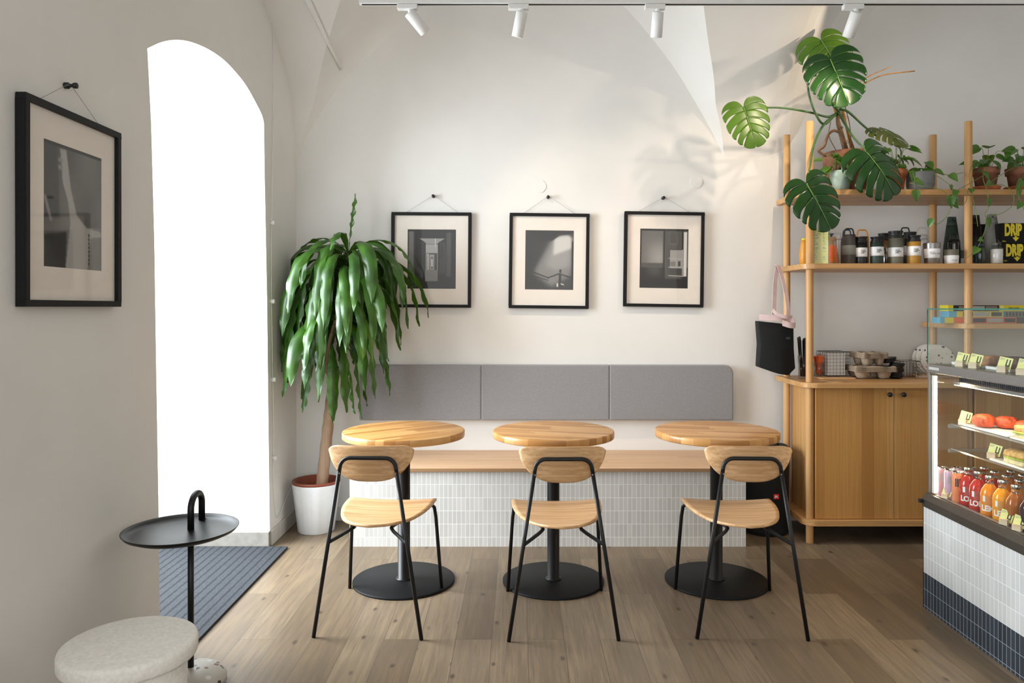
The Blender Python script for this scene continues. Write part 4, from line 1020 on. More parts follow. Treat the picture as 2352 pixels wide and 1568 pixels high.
# clear bottle
e = E('clear_bottle', ((1923-1190)/F*4.36, 4.36, ZM), 0, 'tall clear bottle with clear cap beside the kraft pouch', 'bottle')
MB().lathe([(0, 0), (0.022, 0), (0.024, 0.003), (0.026, 0.13), (0.027, 0.142), (0.0265, 0.146), (0.025, 0.142), (0.022, 0.006), (0, 0.006)], n=28).build('body', M['clear'], e)
MB().lathe([(0.018, 0.147), (0.019, 0.149), (0.020, 0.178), (0.018, 0.182), (0, 0.183)], n=24).build('cap', M['clear'], e)
MB().lathe([(0.0245, 0.03), (0.0255, 0.031), (0.0265, 0.105), (0.0255, 0.106)], n=28).build('label_sleeve', M['grey_ink'], e) if False else None
loop_mug(1945, 4.46, 0.033, H(527, 4.46), 'navy', 'navy handled bottle mostly hidden behind the dark brown one')
loop_mug(1950, 4.34, 0.037, H(524), 'dkbrown', 'large dark brown handled bottle with a grey label band', lab=(0.26, 0.52, 'greycoat'), neck=0.72, loopw=0.62)
loop_mug(1980, 4.45, 0.037, H(527, 4.45), 'handle_orange', 'bright orange handled bottle behind the short black tumbler', neck=0.70, loopw=0.7)
travel(1978, 4.33, 0.0325, H(544, 4.33), 'black_plastic', (0.27, 0.60), 'short all-black tumbler with white label in front of the orange bottle')
travel(2014, 4.32, 0.0355, H(544, 4.32), 'dkgreen', (0.30, 0.63), 'short dark green tumbler with white label')
travel(2030, 4.45, 0.032, H(536, 4.45), 'chrome', None, 'polished steel tumbler with wide black lid behind the green one')
travel(2057, 4.32, 0.0400, H(531, 4.32), 'olive', (0.22, 0.50), 'tallest olive green tumbler with white label', txt='TRAVEL\nTUMBLER\n500ML')
travel(2090, 4.44, 0.036, H(533, 4.44), 'black_plastic', (0.30, 0.58), 'tall black tumbler behind between the olive and mustard ones')
loop_mug(2079, 4.53, 0.036, H(522, 4.53), 'dkgreen', 'dark green handled bottle in the back row with only its loop showing')
travel(2099, 4.31, 0.0365, H(541, 4.31), 'mustard', (0.29, 0.62), 'short mustard yellow tumbler with white label')
loop_mug(2117, 4.45, 0.036, H(522, 4.45), 'clear', 'clear handled water bottle behind the mustard tumbler')
e = E('steel_cup', ((2140-1190)/F*4.31, 4.31, ZM), 0, 'open brushed steel cup with a wide white label', 'cup')
MB().lathe([(0, 0), (0.036, 0), (0.038, 0.003), (0.045, 0.118), (0.0445, 0.121), (0.043, 0.118), (0.036, 0.010), (0, 0.010)], n=36).build('cup', M['steel'], e)
o = MB().lathe([(0.0405, 0.034), (0.0412, 0.0345), (0.0440, 0.086), (0.0435, 0.087)], n=36).build('label_band', M['white_ink'], e)
text_wrap('lettering', 'TO GO\nTUMBLER  360ML', 0.0085, M['grey_ink'], o, 0.0438, 0.062, -PI/2-0.75, align='LEFT')
def cone(px, D, r, h, body, label):
    e = E('cone_bottle', ((px-1190)/F*D, D, ZM), 0, label, 'bottle', 'cone-shaped bottles')
    MB().lathe([(0, 0), (r*0.97, 0), (r, 0.004), (r*0.97, h*0.34), (r*0.62, h*0.82), (0, h*0.82)], n=36).build('body', M[body], e)
    m = MB(); m.lathe([(r*0.615, h*0.823), (r*0.60, h*0.835), (r*0.50, h*0.93), (0, h*0.93)], n=32)
    z = h*0.93
    m.prism([(-r*0.50, z-0.002), (-r*0.20, z-0.002), (-r*0.05, z+0.010), (r*0.05, z+0.010), (r*0.20, z-0.002), (r*0.50, z-0.002), (r*0.42, h), (-r*0.42, h)], 1, -0.010, 0.010)
    m.build('cap', M[body], e); return e
cone(2186, 4.46, 0.0475, H(498, 4.46), 'dkgreen', 'tall dark green cone-shaped bottle left of the second front post')
cone(2240, 4.50, 0.0440, H(494, 4.50), 'black_plastic', 'tall black cone-shaped bottle just right of the second front post')
cone(2278, 4.42, 0.0510, H(492, 4.42), 'greycoat', 'tall stone grey cone-shaped bottle before the black bags')
loop_mug(2191, 4.38, 0.0330, H(536, 4.38), 'smoke', 'smoked glass bottle with black loop cap in front of the dark green cone', lid='black_plastic', neck=0.66)
e = E('low_cup', ((2185-1190)/F*4.30, 4.30, ZM), 0, 'low olive cup wrapped in a white label in front of the smoked bottle', 'cup')
MB().lathe([(0, 0), (0.034, 0), (0.036, 0.002), (0.0385, 0.082), (0.0365, 0.082), (0.034, 0.008), (0, 0.008)], n=36).build('cup', M['olive'], e)
o = MB().lathe([(0.0355, 0.0015), (0.0372, 0.002), (0.0388, 0.048), (0.038, 0.0485)], n=36).build('label_band', M['white_ink'], e)
text_wrap('lettering', 'CUP 200ML', 0.006, M['grey_ink'], o, 0.0385, 0.02, -PI/2-0.5, align='LEFT')
e = E('smoked_jar', ((2210-1190)/F*4.46, 4.46, ZM), 0, 'small smoked jar half hidden behind the second front post', 'jar')
MB().lathe([(0, 0), (0.028, 0), (0.030, 0.003), (0.030, 0.075), (0.022, 0.085), (0.022, 0.09), (0, 0.09)], n=24).build('body', M['smoke'], e)
MB().lathe([(0.0305, 0.004), (0.031, 0.005), (0.031, 0.04), (0.0305, 0.041)], n=24).build('label_band', M['white_ink'], e)
e = E('teal_jar', ((2250-1190)/F*4.33, 4.33, ZM), 0, 'teal tinted glass jar with dark lid right of the second front post', 'jar')
MB().lathe([(0, 0), (0.028, 0), (0.031, 0.004), (0.031, 0.085), (0.024, 0.098), (0.022, 0.100), (0, 0.100)], n=28).build('body', M['teal_glass'], e)
MB().lathe([(0.023, 0.101), (0.024, 0.102), (0.024, 0.116), (0.021, 0.119), (0, 0.119)], n=24).build('lid', M['navy'], e)
e = E('clear_jar', ((2289-1190)/F*4.31, 4.31, ZM), 0, 'clear jar with white label standing before the grey cone-shaped bottle', 'jar')
MB().lathe([(0, 0), (0.030, 0), (0.0335, 0.004), (0.0335, 0.088), (0.024, 0.102), (0.022, 0.104), (0, 0.104)], n=28).build('body', M['clear'], e)
MB().lathe([(0.023, 0.105), (0.024, 0.106), (0.024, 0.124), (0.021, 0.128), (0, 0.128)], n=24).build('lid', M['clear'], e)
MB().tube([(-0.015, 0, 0.125), (-0.012, 0, 0.136), (0, 0, 0.141), (0.012, 0, 0.136), (0.015, 0, 0.125)], 0.002, 8).build('loop', M['clear'], e)
MB().lathe([(0.030, 0.004), (0.0315, 0.005), (0.0315, 0.085), (0.030, 0.086)], n=28).build('paper_insert', M['paper'], e)
e = E('dark_pouch', ((2262-1190)/F*4.58, 4.58, ZM), 0, 'dark flat pouch at the back between the cone-shaped bottles', 'pouch')
MB().box(-0.07, 0.07, -0.02, 0.02, 0, H(515, 4.58)).build('pouch', M['bag'], e, bevel=0.01)
# DRIP bags
def drip(px, py_top, py_bot, D, lab, back=0.10):
    X0 = (px-1190)/F*D; zt_ = 1.35+(705-py_top)/F*D; zb = 1.35+(705-py_bot)/F*D
    e = E('drip_bag_box', (X0, D, zb), 0, lab, 'box', 'black coffee packs')
    W = 0.205; h = zt_-zb
    MB().box(0, W, 0, back, 0, h).build('pack', M['bag'], e, bevel=0.006)
    text_flat('lettering', 'DRIP', 0.085, M['yellow'], e, (0.070, -0.0006, h*0.64), (R(90), 0, 0), sx=0.55, sy=1.08, bold=0.0045, spacing=1.0)
    m = MB(); z1 = h*0.30; m.prism([(0.080, z1+0.012), (0.092, z1+0.012), (0.092, z1), (0.106, z1), (0.086, z1-0.022), (0.066, z1), (0.080, z1)], 1, -0.001, 0.0)
    m.build('arrow_mark', M['yellow'], e)
    m = MB(); m.box(0.008, 0.030, -0.0008, 0, 0.012, 0.0135); m.box(0.008, 0.026, -0.0008, 0, 0.016, 0.0175); m.build('small_print', M['yellow'], e)
    return e
drip(2302, 560, 604.5, 4.33, 'lower black pack lettered in yellow on the middle shelf')
drip(2299, 512, 559.5, 4.33, 'upper black pack lettered in yellow, resting on the lower one')

# third shelf boxes
Z3 = 1.2565
def long_box(x0px, x1px, ztop, zbot, D, segs_, label, lab_front=None, depth=0.09, txt=None):
    x0 = (x0px-1190)/F*D; x1 = (x1px-1190)/F*D
    e = E('product_box', (x0, D, zbot), 0, label, 'box', 'long printed boxes on the right shelf')
    L = x1-x0; h = ztop-zbot
    MB().box(0, L, 0, depth, 0, h).build('carton', M[segs_[0][2]], e)
    for (a, b_, c_) in segs_:
        MB().box(a*L+0.0004, b_*L-0.0004, -0.0006, 0.0, 0.0005, h-0.0005).build('printed_panel', M[c_], e)
    if lab_front:
        for (a, b_, c_) in lab_front: MB().box(a*L, b_*L, -0.0012, -0.0006, h*0.16, h*0.84).build('print_block', M[c_], e)
    if txt: text_flat('lettering', txt[0], txt[1], M['ink'], e, (txt[2]*L, -0.0015, h*0.5), (R(90), 0, 0), align='LEFT')
    return e
hb = 0.0345
M['mauve'] = plain('mauve_print', (0.30, 0.20, 0.18), 0.6, 0.05)
M['lgrey'] = plain('light_grey_print', (0.42, 0.42, 0.40), 0.6, 0.05)
long_box(2159, 2335, Z3+hb, Z3, 4.33, [(0, 0.06, 'blue'), (0.06, 0.18, 'yellow'), (0.18, 1.0, 'orange')], 'orange-edged long box with blue and yellow end, bottom of the left stack', [(0.43, 0.60, 'ink'), (0.62, 0.82, 'lgrey'), (0.84, 0.985, 'ink')])
long_box(2179.5, 2306, Z3+2*hb+0.0005, Z3+hb+0.0005, 4.33, [(0, 0.14, 'blue'), (0.14, 0.24, 'yellow'), (0.24, 0.98, 'yellow')], 'yellow-edged long box, middle of the left stack', [(0.26, 0.44, 'ink'), (0.46, 0.74, 'lgrey'), (0.77, 0.96, 'ink')])
long_box(2178, 2294, Z3+3*hb+0.001, Z3+2*hb+0.001, 4.33, [(0, 0.10, 'yellow'), (0.10, 1.0, 'ink')], 'black long box with mauve panels on top of the left stack', [(0.21, 0.44, 'mauve'), (0.46, 0.72, 'lgrey'), (0.74, 0.97, 'mauve')], txt=None)
long_box(2307, 2460, Z3+2*hb+0.0005, Z3+hb+0.0005, 4.33, [(0, 1, 'olive')], 'olive long box with black stripes at the right frame edge', [(0.02+0.05*k, 0.05+0.05*k, 'ink') for k in range(12)])
long_box(2336.5, 2470, Z3+hb, Z3, 4.33, [(0, 1, 'dkgreen')], 'dark green long box at the right end of the bottom row', None)
long_box(2295.5, 2440, Z3+3*hb+0.001, Z3+2*hb+0.001, 4.33, [(0, 1, 'yellow')], 'yellow long box lettered in black, top right of the boxes', [(0.005, 0.07, 'card')], txt=('DRIP COFFEE', 0.011, 0.14))
# ================================================================== SPLIT-LEAF PLANT ON THE TOP SHELF
ZS = 2.0175
def terracotta_pot(e, r, h, mat, saucer=True, soil=True):
    z = 0.0
    if saucer:
        MB().lathe([(0, 0), (r*0.92, 0), (r*1.08, 0.003), (r*1.16, 0.024), (r*1.12, 0.024), (r*1.02, 0.008), (0, 0.008)], n=36).build('saucer', M[mat], e); z = 0.008
    MB().lathe([(0, z), (r*0.70, z), (r*0.90, h*0.72), (r*1.02, h*0.72), (r*1.06, h), (r*0.98, h), (r*0.93, h*0.90), (0, h*0.88)], n=36).build('pot', M[mat], e)
    if soil: MB().lathe([(0, h*0.91), (r*0.94, h*0.90)], n=28).build('soil', M['soil'], e)
def mon_leaf(m, mv, attach, tip, normal, wd=1.0, curl=0.25, seed=0, holes=True):
    """heart-shaped blade cut by deep slots; attach -> tip is the midrib"""
    r = random.Random(seed); A = Vector(attach); T = Vector(tip); ax = T-A; L = ax.length; ax.normalize()
    nm = Vector(normal); nm = (nm-ax*nm.dot(ax)).normalized(); sd = nm.cross(ax).normalized()
    def outline(t):
        # t 0 = back lobe direction, 1 = tip ; returns origin on midrib, angle from axis, vein length (units of L)
        u0 = max(0.0, (t-0.30)/0.70)**1.05*0.93
        phi = np.interp(t, [0, 0.15, 0.30, 0.5, 0.7, 0.88, 1.0], [158, 125, 98, 74, 58, 40, 3])
        ln = np.interp(t, [0, 0.06, 0.15, 0.30, 0.5, 0.7, 0.86, 0.95, 1.0], [0.30, 0.37, 0.44, 0.50, 0.52, 0.44, 0.29, 0.16, 0.075])
        return u0, R(phi), ln*wd*1.16
    ts = [0.0, 0.27, 0.40, 0.52, 0.64, 0.77, 1.0]
    for s in (-1, 1):
        st = [min(1, max(0, t+r.uniform(-0.02, 0.02))) if 0 < t < 1 else t for t in ts]
        for k in range(len(st)-1):
            a, b = st[k], st[k+1]; nt, ns = 6, 14; vs = []
            s_a = r.uniform(0.34, 0.5) if k > 0 else 2; s_b = None
            for j in range(ns+1):
                q = j/ns
                def hw(t_, on, s0):
                    if not on or q <= s0: return 0.0
                    x = (q-s0)/(1-s0); return 0.0155*math.sin(PI*min(1, x*0.78))**0.8
                ga = hw(a, k > 0, cut[s][k] if k > 0 else 2) if False else 0
                for i in range(nt+1):
                    t0 = a + hw(a, k > 0, 0.42+0.20*((k*7+seed) % 3)/2); t1 = b - hw(b, k < len(st)-2, 0.42+0.20*(((k+1)*7+seed) % 3)/2)
                    t_ = t0+(t1-t0)*i/nt
                    u0, phi, ln = outline(t_)
                    # rounded lobe end
                    e_ = 1-0.05*abs(2*i/nt-1)**3 if 0 < k < 5 else 1
                    d = q*ln*(e_ if q > 0.8 else 1-(1-e_)*q/0.8)
                    # veins sweep forward towards their ends
                    ph = phi*(1-0.20*q*q)
                    x = s*d*math.sin(ph); y = u0+d*math.cos(ph)
                    z = -curl*(x*x)*1.1 - curl*0.55*max(0, y)**2.2*0.9 + 0.10*abs(x)*(1-min(1, abs(x)/0.5)) + 0.012*math.sin(k*2.1+seed+q*2)
                    if y < 0: z -= curl*0.5*y*y
                    vs.append(A + ax*(y*L) + sd*(x*L) + nm*(z*L))
            fs = [(j*(nt+1)+i, j*(nt+1)+i+1, (j+1)*(nt+1)+i+1, (j+1)*(nt+1)+i) for j in range(ns) for i in range(nt)]
            m.add(vs, fs, True)
    # midrib and side veins, slightly proud of the blade
    rib = [A + ax*(y*L) + nm*(( -curl*0.5*y**2.2*0.9+0.003)*L) for y in np.linspace(0, 0.97, 10)]
    mv.tube(rib, [0.0035*(1-0.7*i/9) for i in range(10)], 6)
    return A
e = E('monstera_plant', ((1948-1190)/F*4.46, 4.46, ZS), 0, 'large split-leaf plant in a wide terracotta pot on the top shelf', 'potted plant')
O = Vector(e.location)
def L_(px, py, D): return at(px, py, D)-O
rr = 0.125; hh = 0.25
MB().lathe([(0, 0), (rr*0.72, 0), (rr*0.78, 0.005), (rr*1.0, hh*0.66), (rr*1.10, hh*0.68), (rr*1.16, hh-0.004), (rr*1.13, hh), (rr*1.04, hh-0.003), (rr*1.0, hh*0.86), (0, hh*0.86)], n=48).build('pot', M['terracotta_old'], e)
MB().lathe([(0, hh*0.885), (rr*1.0, hh*0.87)], n=36).build('soil', M['soil'], e)
node = L_(1922, 258, 4.40)
m = MB(); b0 = Vector((0.0, -0.01, hh*0.87))
m.tube([b0+Vector((0.005, 0, 0)), L_(1913, 235, 4.42)], 0.008, 10); m.tube([b0+Vector((0.035, 0.02, 0)), L_(1935, 250, 4.44)], 0.007, 10); m.tube([b0+Vector((0.05, 0.0, 0)), L_(1933, 262, 4.42)], 0.0055, 10)
m.build('bamboo_stake', M['dead_stem'], e)
m = MB()
for k in range(5): m.lathe([(0.020, -0.002), (0.022, 0), (0.020, 0.002)], tuple(L_(1927, 252+k*3, 4.42)), 16, closed=True)
m.tube(smooth_path([L_(1925, 262, 4.40), L_(1945, 268, 4.39), L_(1938, 276, 4.40), L_(1926, 270, 4.40)], 5), 0.0016, 5)
m.lathe([(0.030, -0.002), (0.032, 0), (0.030, 0.002)], tuple(L_(1944, 326, 4.44)), 16, closed=True)
m.build('twine', M['kraft'], e)
m = MB()
m.tube(smooth_path([L_(1897, 358, 4.38), L_(1880, 346, 4.36), L_(1893, 335, 4.36), L_(1902, 310, 4.37), L_(1915, 300, 4.39), L_(1926, 302, 4.4), L_(1934, 292, 4.41)], 5), [0.008]*31, 8)
m.tube(smooth_path([L_(1908, 280, 4.40), L_(1904, 312, 4.38), L_(1920, 345, 4.38)], 5), 0.0022, 6)
m.tube(smooth_path([L_(1940, 240, 4.40), L_(1952, 290, 4.40), L_(1955, 340, 4.41)], 5), 0.0025, 6)
m.tube(smooth_path([L_(1925, 262, 4.40), L_(1925, 285, 4.41), L_(1940, 345, 4.44)], 5), 0.012, 8)
m.build('aerial_root', M['root'], e)
m = MB(); m.tube(smooth_path([L_(1960, 205, 4.36), L_(1985, 192, 4.34), L_(2030, 172, 4.3), L_(2101, 163, 4.28)], 6), 0.0035, 7); m.tube(smooth_path([L_(1960, 203, 4.36), L_(1990, 178, 4.34), L_(2044, 154, 4.32)], 6), 0.0030, 7)
m.build('dry_stalk', M['dead_stem'], e)
leaves = [ # attach, tip, normal, width, curl, petiole way points, material
 ((1886, 92, 4.30), (1925, 150, 4.24), (-0.15, -1, 0.25), 1.45, 0.35, [(1921, 260, 4.40), (1893, 285, 4.36), (1872, 258, 4.33), (1857, 210, 4.32), (1856, 165, 4.31), (1870, 120, 4.32)], 'mleaf2', 3),
 ((1907, 136, 4.16), (1950, 233, 4.08), (-0.25, -1, 0.02), 1.02, 0.20, [(1926, 255, 4.40), (1908, 232, 4.33), (1898, 190, 4.26), (1900, 150, 4.20)], 'mleaf', 1),
 ((1708, 246, 4.28), (1738, 333, 4.25), (0.05, -1, 0.05), 1.02, 0.12, [(1920, 262, 4.40), (1900, 268, 4.38), (1860, 258, 4.34), (1800, 248, 4.32), (1750, 247, 4.31)], 'mleaf2', 4),
 ((1852, 422, 4.02), (1913, 521, 3.98), (0.1, -1, 0.22), 0.97, 0.22, [(1922, 262, 4.40), (1893, 285, 4.32), (1870, 330, 4.20), (1861, 380, 4.10), (1854, 410, 4.05)], 'mleaf', 7),
 ((1990, 350, 4.16), (2066, 432, 4.10), (0.1, -1, 0.45), 1.15, 0.45, [(1926, 256, 4.40), (1935, 275, 4.34), (1960, 315, 4.24), (1982, 338, 4.18)], 'mleaf', 5),
 ((2022, 296, 4.42), (2082, 318, 4.26), (0.25, -0.9, 0.8), 0.95, 0.5, [(1928, 250, 4.40), (1950, 258, 4.38), (1985, 290, 4.38), (2015, 312, 4.39)], 'mleaf3', 6)]
for (a, tp, nm, wd, cu, way, mt, sd_) in leaves:
    m = MB(); mv = MB(); A = L_(*a); T = L_(*tp)
    mon_leaf(m, mv, A, T, nm, wd, cu, sd_)
    lf = m.build('leaf', M[mt], e, solid=0.0008)
    mv.build('midrib', M['vein'], lf)
    P = smooth_path([L_(*w_) for w_ in way] + [A], 6)
    MB().tube(P, [0.0080-0.0042*i/len(P) for i in range(len(P))], 8).build('petiole', M['stem'], e)

# ------------------------------------------------ trailing pothos helper
def heart(m, p, d, nm, L, wd=0.78, curl=0.25):
    p = Vector(p); d = Vector(d).normalized(); nm = Vector(nm); nm = (nm-d*nm.dot(d)).normalized(); s = nm.cross(d)
    out = [(-0.10, 0.0), (-0.17, 0.20), (-0.10, 0.40), (0.12, 0.52), (0.38, 0.47), (0.62, 0.32), (0.84, 0.13), (1.0, 0.0)]
    vs = []; 
    for y, x in out:
        for sgn in (-1, -0.5, 0, 0.5, 1):
            xx = x*wd*sgn; yy = y if abs(sgn) > 0.1 else max(0.0, y) if y > 0 else 0.0
            vs.append(p + d*(yy*L) + s*(xx*L) + nm*((abs(xx)*0.35-curl*yy*yy*0.6)*L))
    fs = [(j*5+i, j*5+i+1, (j+1)*5+i+1, (j+1)*5+i) for j in range(len(out)-1) for i in range(4)]
    m.add(vs, fs, True)
def pothos_tuft(rng_, mf, ms, c, rad, h, n, L=(0.05, 0.075), up=0.5):
    for i in range(n):
        a = rng_.uniform(0, 2*PI); rd = rad*rng_.uniform(0.2, 1.0); z = h*rng_.uniform(0.15, 1.0)
        e0 = Vector(c); q = e0 + Vector((rd*math.cos(a), rd*math.sin(a)*0.8, z))
        ms.tube(smooth_path([e0+Vector((rd*0.2*math.cos(a), rd*0.2*math.sin(a), -0.01)), e0+Vector((rd*0.5*math.cos(a), rd*0.5*math.sin(a), z*0.9+0.01)), q], 4), 0.0014, 5)
        d = Vector((math.cos(a), math.sin(a), rng_.uniform(-0.9, 0.1)))
        heart(mf, q, d, (rng_.uniform(-0.3, 0.3), rng_.uniform(-1.2, -0.2), 0.8), rng_.uniform(*L))
def vine(rng_, mf, ms, pts, step=0.07, L=(0.045, 0.065), r=0.0017, dens=1.0):
    P = smooth_path(pts, 8); ms.tube(P, r, 6); acc = 0
    for i in range(1, len(P)):
        acc += (P[i]-P[i-1]).length
        if acc > step:
            acc = 0
            if rng_.random() < dens:
                heart(mf, P[i], (rng_.uniform(-0.8, 0.8), rng_.uniform(-0.5, 0.1), rng_.uniform(-1, -0.1)), (rng_.uniform(-0.5, 0.5), -1, 0.4), rng_.uniform(*L))
# mint pot
e = E('potted_pothos', ((1934-1190)/F*4.28, 4.30, ZS), 0, 'small leafy plant in a mint green pot in front of the large terracotta pot', 'potted plant', 'small potted plants on the top shelf')
MB().lathe([(0, 0), (0.040, 0), (0.045, 0.005), (0.062, 0.10), (0.060, 0.112), (0.056, 0.112), (0.054, 0.10), (0, 0.095)], n=40).build('pot', M['mint'], e)
MB().lathe([(0, 0.098), (0.054, 0.0965)], n=28).build('soil', M['soil'], e)
q = random.Random(5); mf = MB(); ms = MB(); pothos_tuft(q, mf, ms, (-0.03, -0.005, 0.10), 0.085, 0.11, 16, (0.045, 0.07))
vine(q, mf, ms, [(-0.03, -0.02, 0.11), (-0.10, -0.03, 0.11), (-0.13, -0.03, 0.05)], 0.05)
mf.build('foliage', M['pleaf'], e); ms.build('stem', M['vine'], e)
# orange terracotta pot behind the right leaf
e = E('potted_pothos', ((2056-1190)/F*4.34, 4.34, ZS), 0, 'small bushy plant in a bright terracotta pot behind the right split leaf', 'potted plant', 'small potted plants on the top shelf')
terracotta_pot(e, 0.062, 0.125, 'terracotta', False)
q = random.Random(8); mf = MB(); ms = MB(); pothos_tuft(q, mf, ms, (0.0, 0, 0.12), 0.11, 0.14, 30, (0.05, 0.075))
vine(q, mf, ms, [(0.03, -0.03, 0.12), (0.05, -0.10, 0.09), (0.055, -0.115, 0.02), (0.05, -0.12, -0.02)], 0.06)
mf.build('foliage', M['pleaf'], e); ms.build('stem', M['vine'], e)
# grey pot
e = E('potted_pothos', ((2114-1190)/F*4.34, 4.34, ZS), 0, 'trailing plant in a round grey pot left of the second back post', 'potted plant', 'small potted plants on the top shelf')
MB().lathe([(0, 0), (0.060, 0), (0.066, 0.006), (0.072, 0.030), (0.0725, 0.034), (0.0745, 0.036), (0.077, 0.108), (0.074, 0.110), (0.070, 0.106), (0, 0.095)], n=44).build('pot', M['grey_pot'], e)
MB().lathe([(0, 0.097), (0.070, 0.0965)], n=28).build('soil', M['soil'], e)
q = random.Random(9); O = Vector(e.location); mf = MB(); ms = MB(); pothos_tuft(q, mf, ms, (0.02, 0, 0.10), 0.07, 0.08, 8, (0.045, 0.07))
vine(q, mf, ms, [L_(2100, 398, 4.34), L_(2140, 392, 4.30), L_(2180, 402, 4.28), L_(2212, 396, 4.30)], 0.09, dens=0.4)
vine(q, mf, ms, [L_(2090, 420, 4.25), L_(2120, 428, 4.20), L_(2160, 435, 4.19), L_(2185, 455, 4.18), L_(2205, 468, 4.18)], 0.11, dens=0.5)
vine(q, mf, ms, [L_(2135, 394, 4.30), L_(2165, 412, 4.22), L_(2190, 436, 4.19), L_(2186, 470, 4.18), L_(2172, 500, 4.18), L_(2150, 515, 4.18), L_(2136, 500, 4.18)], 0.07, (0.03, 0.05), dens=0.55)
mf.build('foliage', M['pleaf'], e); ms.build('stem', M['vine'], e)
# weathered terracotta pots
for (px, lab, sd_) in ((2264, 'trailing plant in a weathered terracotta pot just right of the second front post', 21), (2341, 'trailing plant in a weathered terracotta pot at the right edge of the top shelf', 33)):
    e = E('potted_pothos', ((px-1190)/F*4.34, 4.34, ZS), 0, lab, 'potted plant', 'small potted plants on the top shelf')
    terracotta_pot(e, 0.069, 0.135, 'terracotta_old', False)
    MB().lathe([(0.052, 0.0), (0.064, 0.0), (0.079, 0.026), (0.076, 0.028), (0.060, 0.010), (0.052, 0.010)], n=36, closed=True).build('saucer', M['terracotta'], e)
    q = random.Random(sd_); O = Vector(e.location); mf = MB(); ms = MB()
    pothos_tuft(q, mf, ms, (0.01, 0, 0.125), 0.10, 0.13, 13, (0.06, 0.085))
    if px < 2300:
        vine(q, mf, ms, [L_(2262, 382, 4.33), L_(2240, 372, 4.27), L_(2226, 400, 4.24), L_(2232, 440, 4.19), L_(2240, 480, 4.18), L_(2246, 520, 4.18)], 0.10, dens=0.5)
        vine(q, mf, ms, [L_(2285, 384, 4.30), L_(2250, 408, 4.24), L_(2200, 436, 4.19), L_(2180, 450, 4.18), L_(2182, 466, 4.18), L_(2215, 468, 4.18), L_(2222, 440, 4.18)], 0.11, dens=0.45)
        vine(q, mf, ms, [L_(2262, 384, 4.26), L_(2258, 410, 4.20), L_(2268, 440, 4.18), L_(2270, 475, 4.18), L_(2262, 492, 4.18), L_(2268, 510, 4.18), L_(2250, 560, 4.17), L_(2235, 580, 4.17), L_(2218, 594, 4.17)], 0.055, (0.035, 0.06), dens=0.6)
    else:
        vine(q, mf, ms, [L_(2335, 384, 4.30), L_(2310, 395, 4.24), L_(2270, 424, 4.19), L_(2300, 424, 4.18), L_(2325, 440, 4.18), L_(2326, 470, 4.18), L_(2300, 490, 4.18), L_(2270, 494, 4.18)], 0.12, dens=0.35)
        vine(q, mf, ms, [L_(2352, 400, 4.28), L_(2338, 440, 4.19), L_(2352, 480, 4.18)], 0.07)
    mf.build('foliage', M['pleaf'], e); ms.build('stem', M['vine'], e)

# ================================================================== COUNTER AND DISPLAY CASE
YE = 3.365; Y0 = 1.35
t = E('counter', (1.82, YE, 0), 0, 'tiled counter base, white finger tiles over slate blue ones, at the right', 'counter')
MB().box(0.004, 0.70, Y0-YE, -0.001, 0, 0.161).build('slate_tiles', M['tile_dark'], t)
MB().box(0.004, 0.70, Y0-YE, -0.001, 0.161, 0.456).build('white_tiles', M['tile_case'], t)
MB().box(0.002, 0.70, -0.001, 0.0, 0.0, 0.456).build('end_panel', M['dark_steel'], t)
t = E('display_case', (1.82, YE, 0.456), 0, 'glass-fronted refrigerated pastry display case with lit interior', 'display case')
def bx3(x0, x1, y0, y1, z0, z1, name, mat, bev=0.001): return MB().box(x0-1.82, x1-1.82, y0-YE, y1-YE, z0-0.456, z1-0.456).build(name, M[mat], t, bevel=bev)
XB = 2.52
m = MB(); pr = [(1.818, 0.457), (1.818, 0.490), (1.836, 0.515), (1.846, 0.515), (1.846, 0.505), (XB, 0.500), (XB, 0.457)]
m.prism([(a-1.82, b_-0.456) for a, b_ in pr], 1, Y0-YE, 0.002); m.build('lower_trim', M['dark_steel'], t)
bx3(1.800, 1.83, YE-0.012, YE+0.004, 0.472, 0.490, 'corner_bumper', 'black_plastic', 0.003)
bx3(1.838, XB, Y0, YE, 1.058, 1.096, 'upper_trim', 'steel', 0.003)
bd = bx3(1.8368, 1.8382, YE-0.10, YE-0.02, 1.072, 1.084, 'maker_plate', 'lgrey', 0)
bx3(1.843, 1.852, YE-0.012, YE, 0.515, 1.058, 'corner_post', 'steel', 0.001)
bx3(XB-0.02, XB, YE-0.02, YE, 0.500, 1.058, 'corner_post', 'steel', 0.001)
bx3(1.845, 1.850, Y0, YE-0.013, 0.515, 1.058, 'front_glass', 'case_glass', 0)
bx3(1.853, XB-0.02, YE-0.008, YE-0.003, 0.505, 1.058, 'end_glass', 'case_glass', 0)
bx3(XB-0.01, XB, Y0, YE-0.02, 0.500, 1.058, 'rear_door', 'steel', 0)
bx3(1.842, 1.847, Y0, YE-0.001, 1.097, 1.3385, 'hood_front_glass', 'case_glass', 0)
bx3(1.848, 2.40, YE-0.006, YE-0.001, 1.097, 1.3385, 'hood_end_glass', 'case_glass', 0)
hg = bx3(1.842, 2.40, Y0, YE, 1.3388, 1.3445, 'hood_top_glass', 'case_glass', 0)
m = MB(); m.box(1.8405-1.82, 1.8415-1.82, Y0-YE, 0, 1.3388-0.456, 1.3445-0.456); m.box(1.8405-1.82, 2.40-1.82, 0.0002, 0.0012, 1.3388-0.456, 1.3445-0.456)
m.box(1.8405-1.82, 1.8445-1.82, 0.0002, 0.0012, 1.097-0.456, 1.3385-0.456); m.build('glass_edge', M['glass_edge'], t)
led = emis('led_strip', (1.0, 0.78, 0.52), 60)
bx3(1.853, 1.8725, Y0+0.02, YE-0.04, 0.5055, 0.5165, 'front_ledge', 'steel', 0.001)
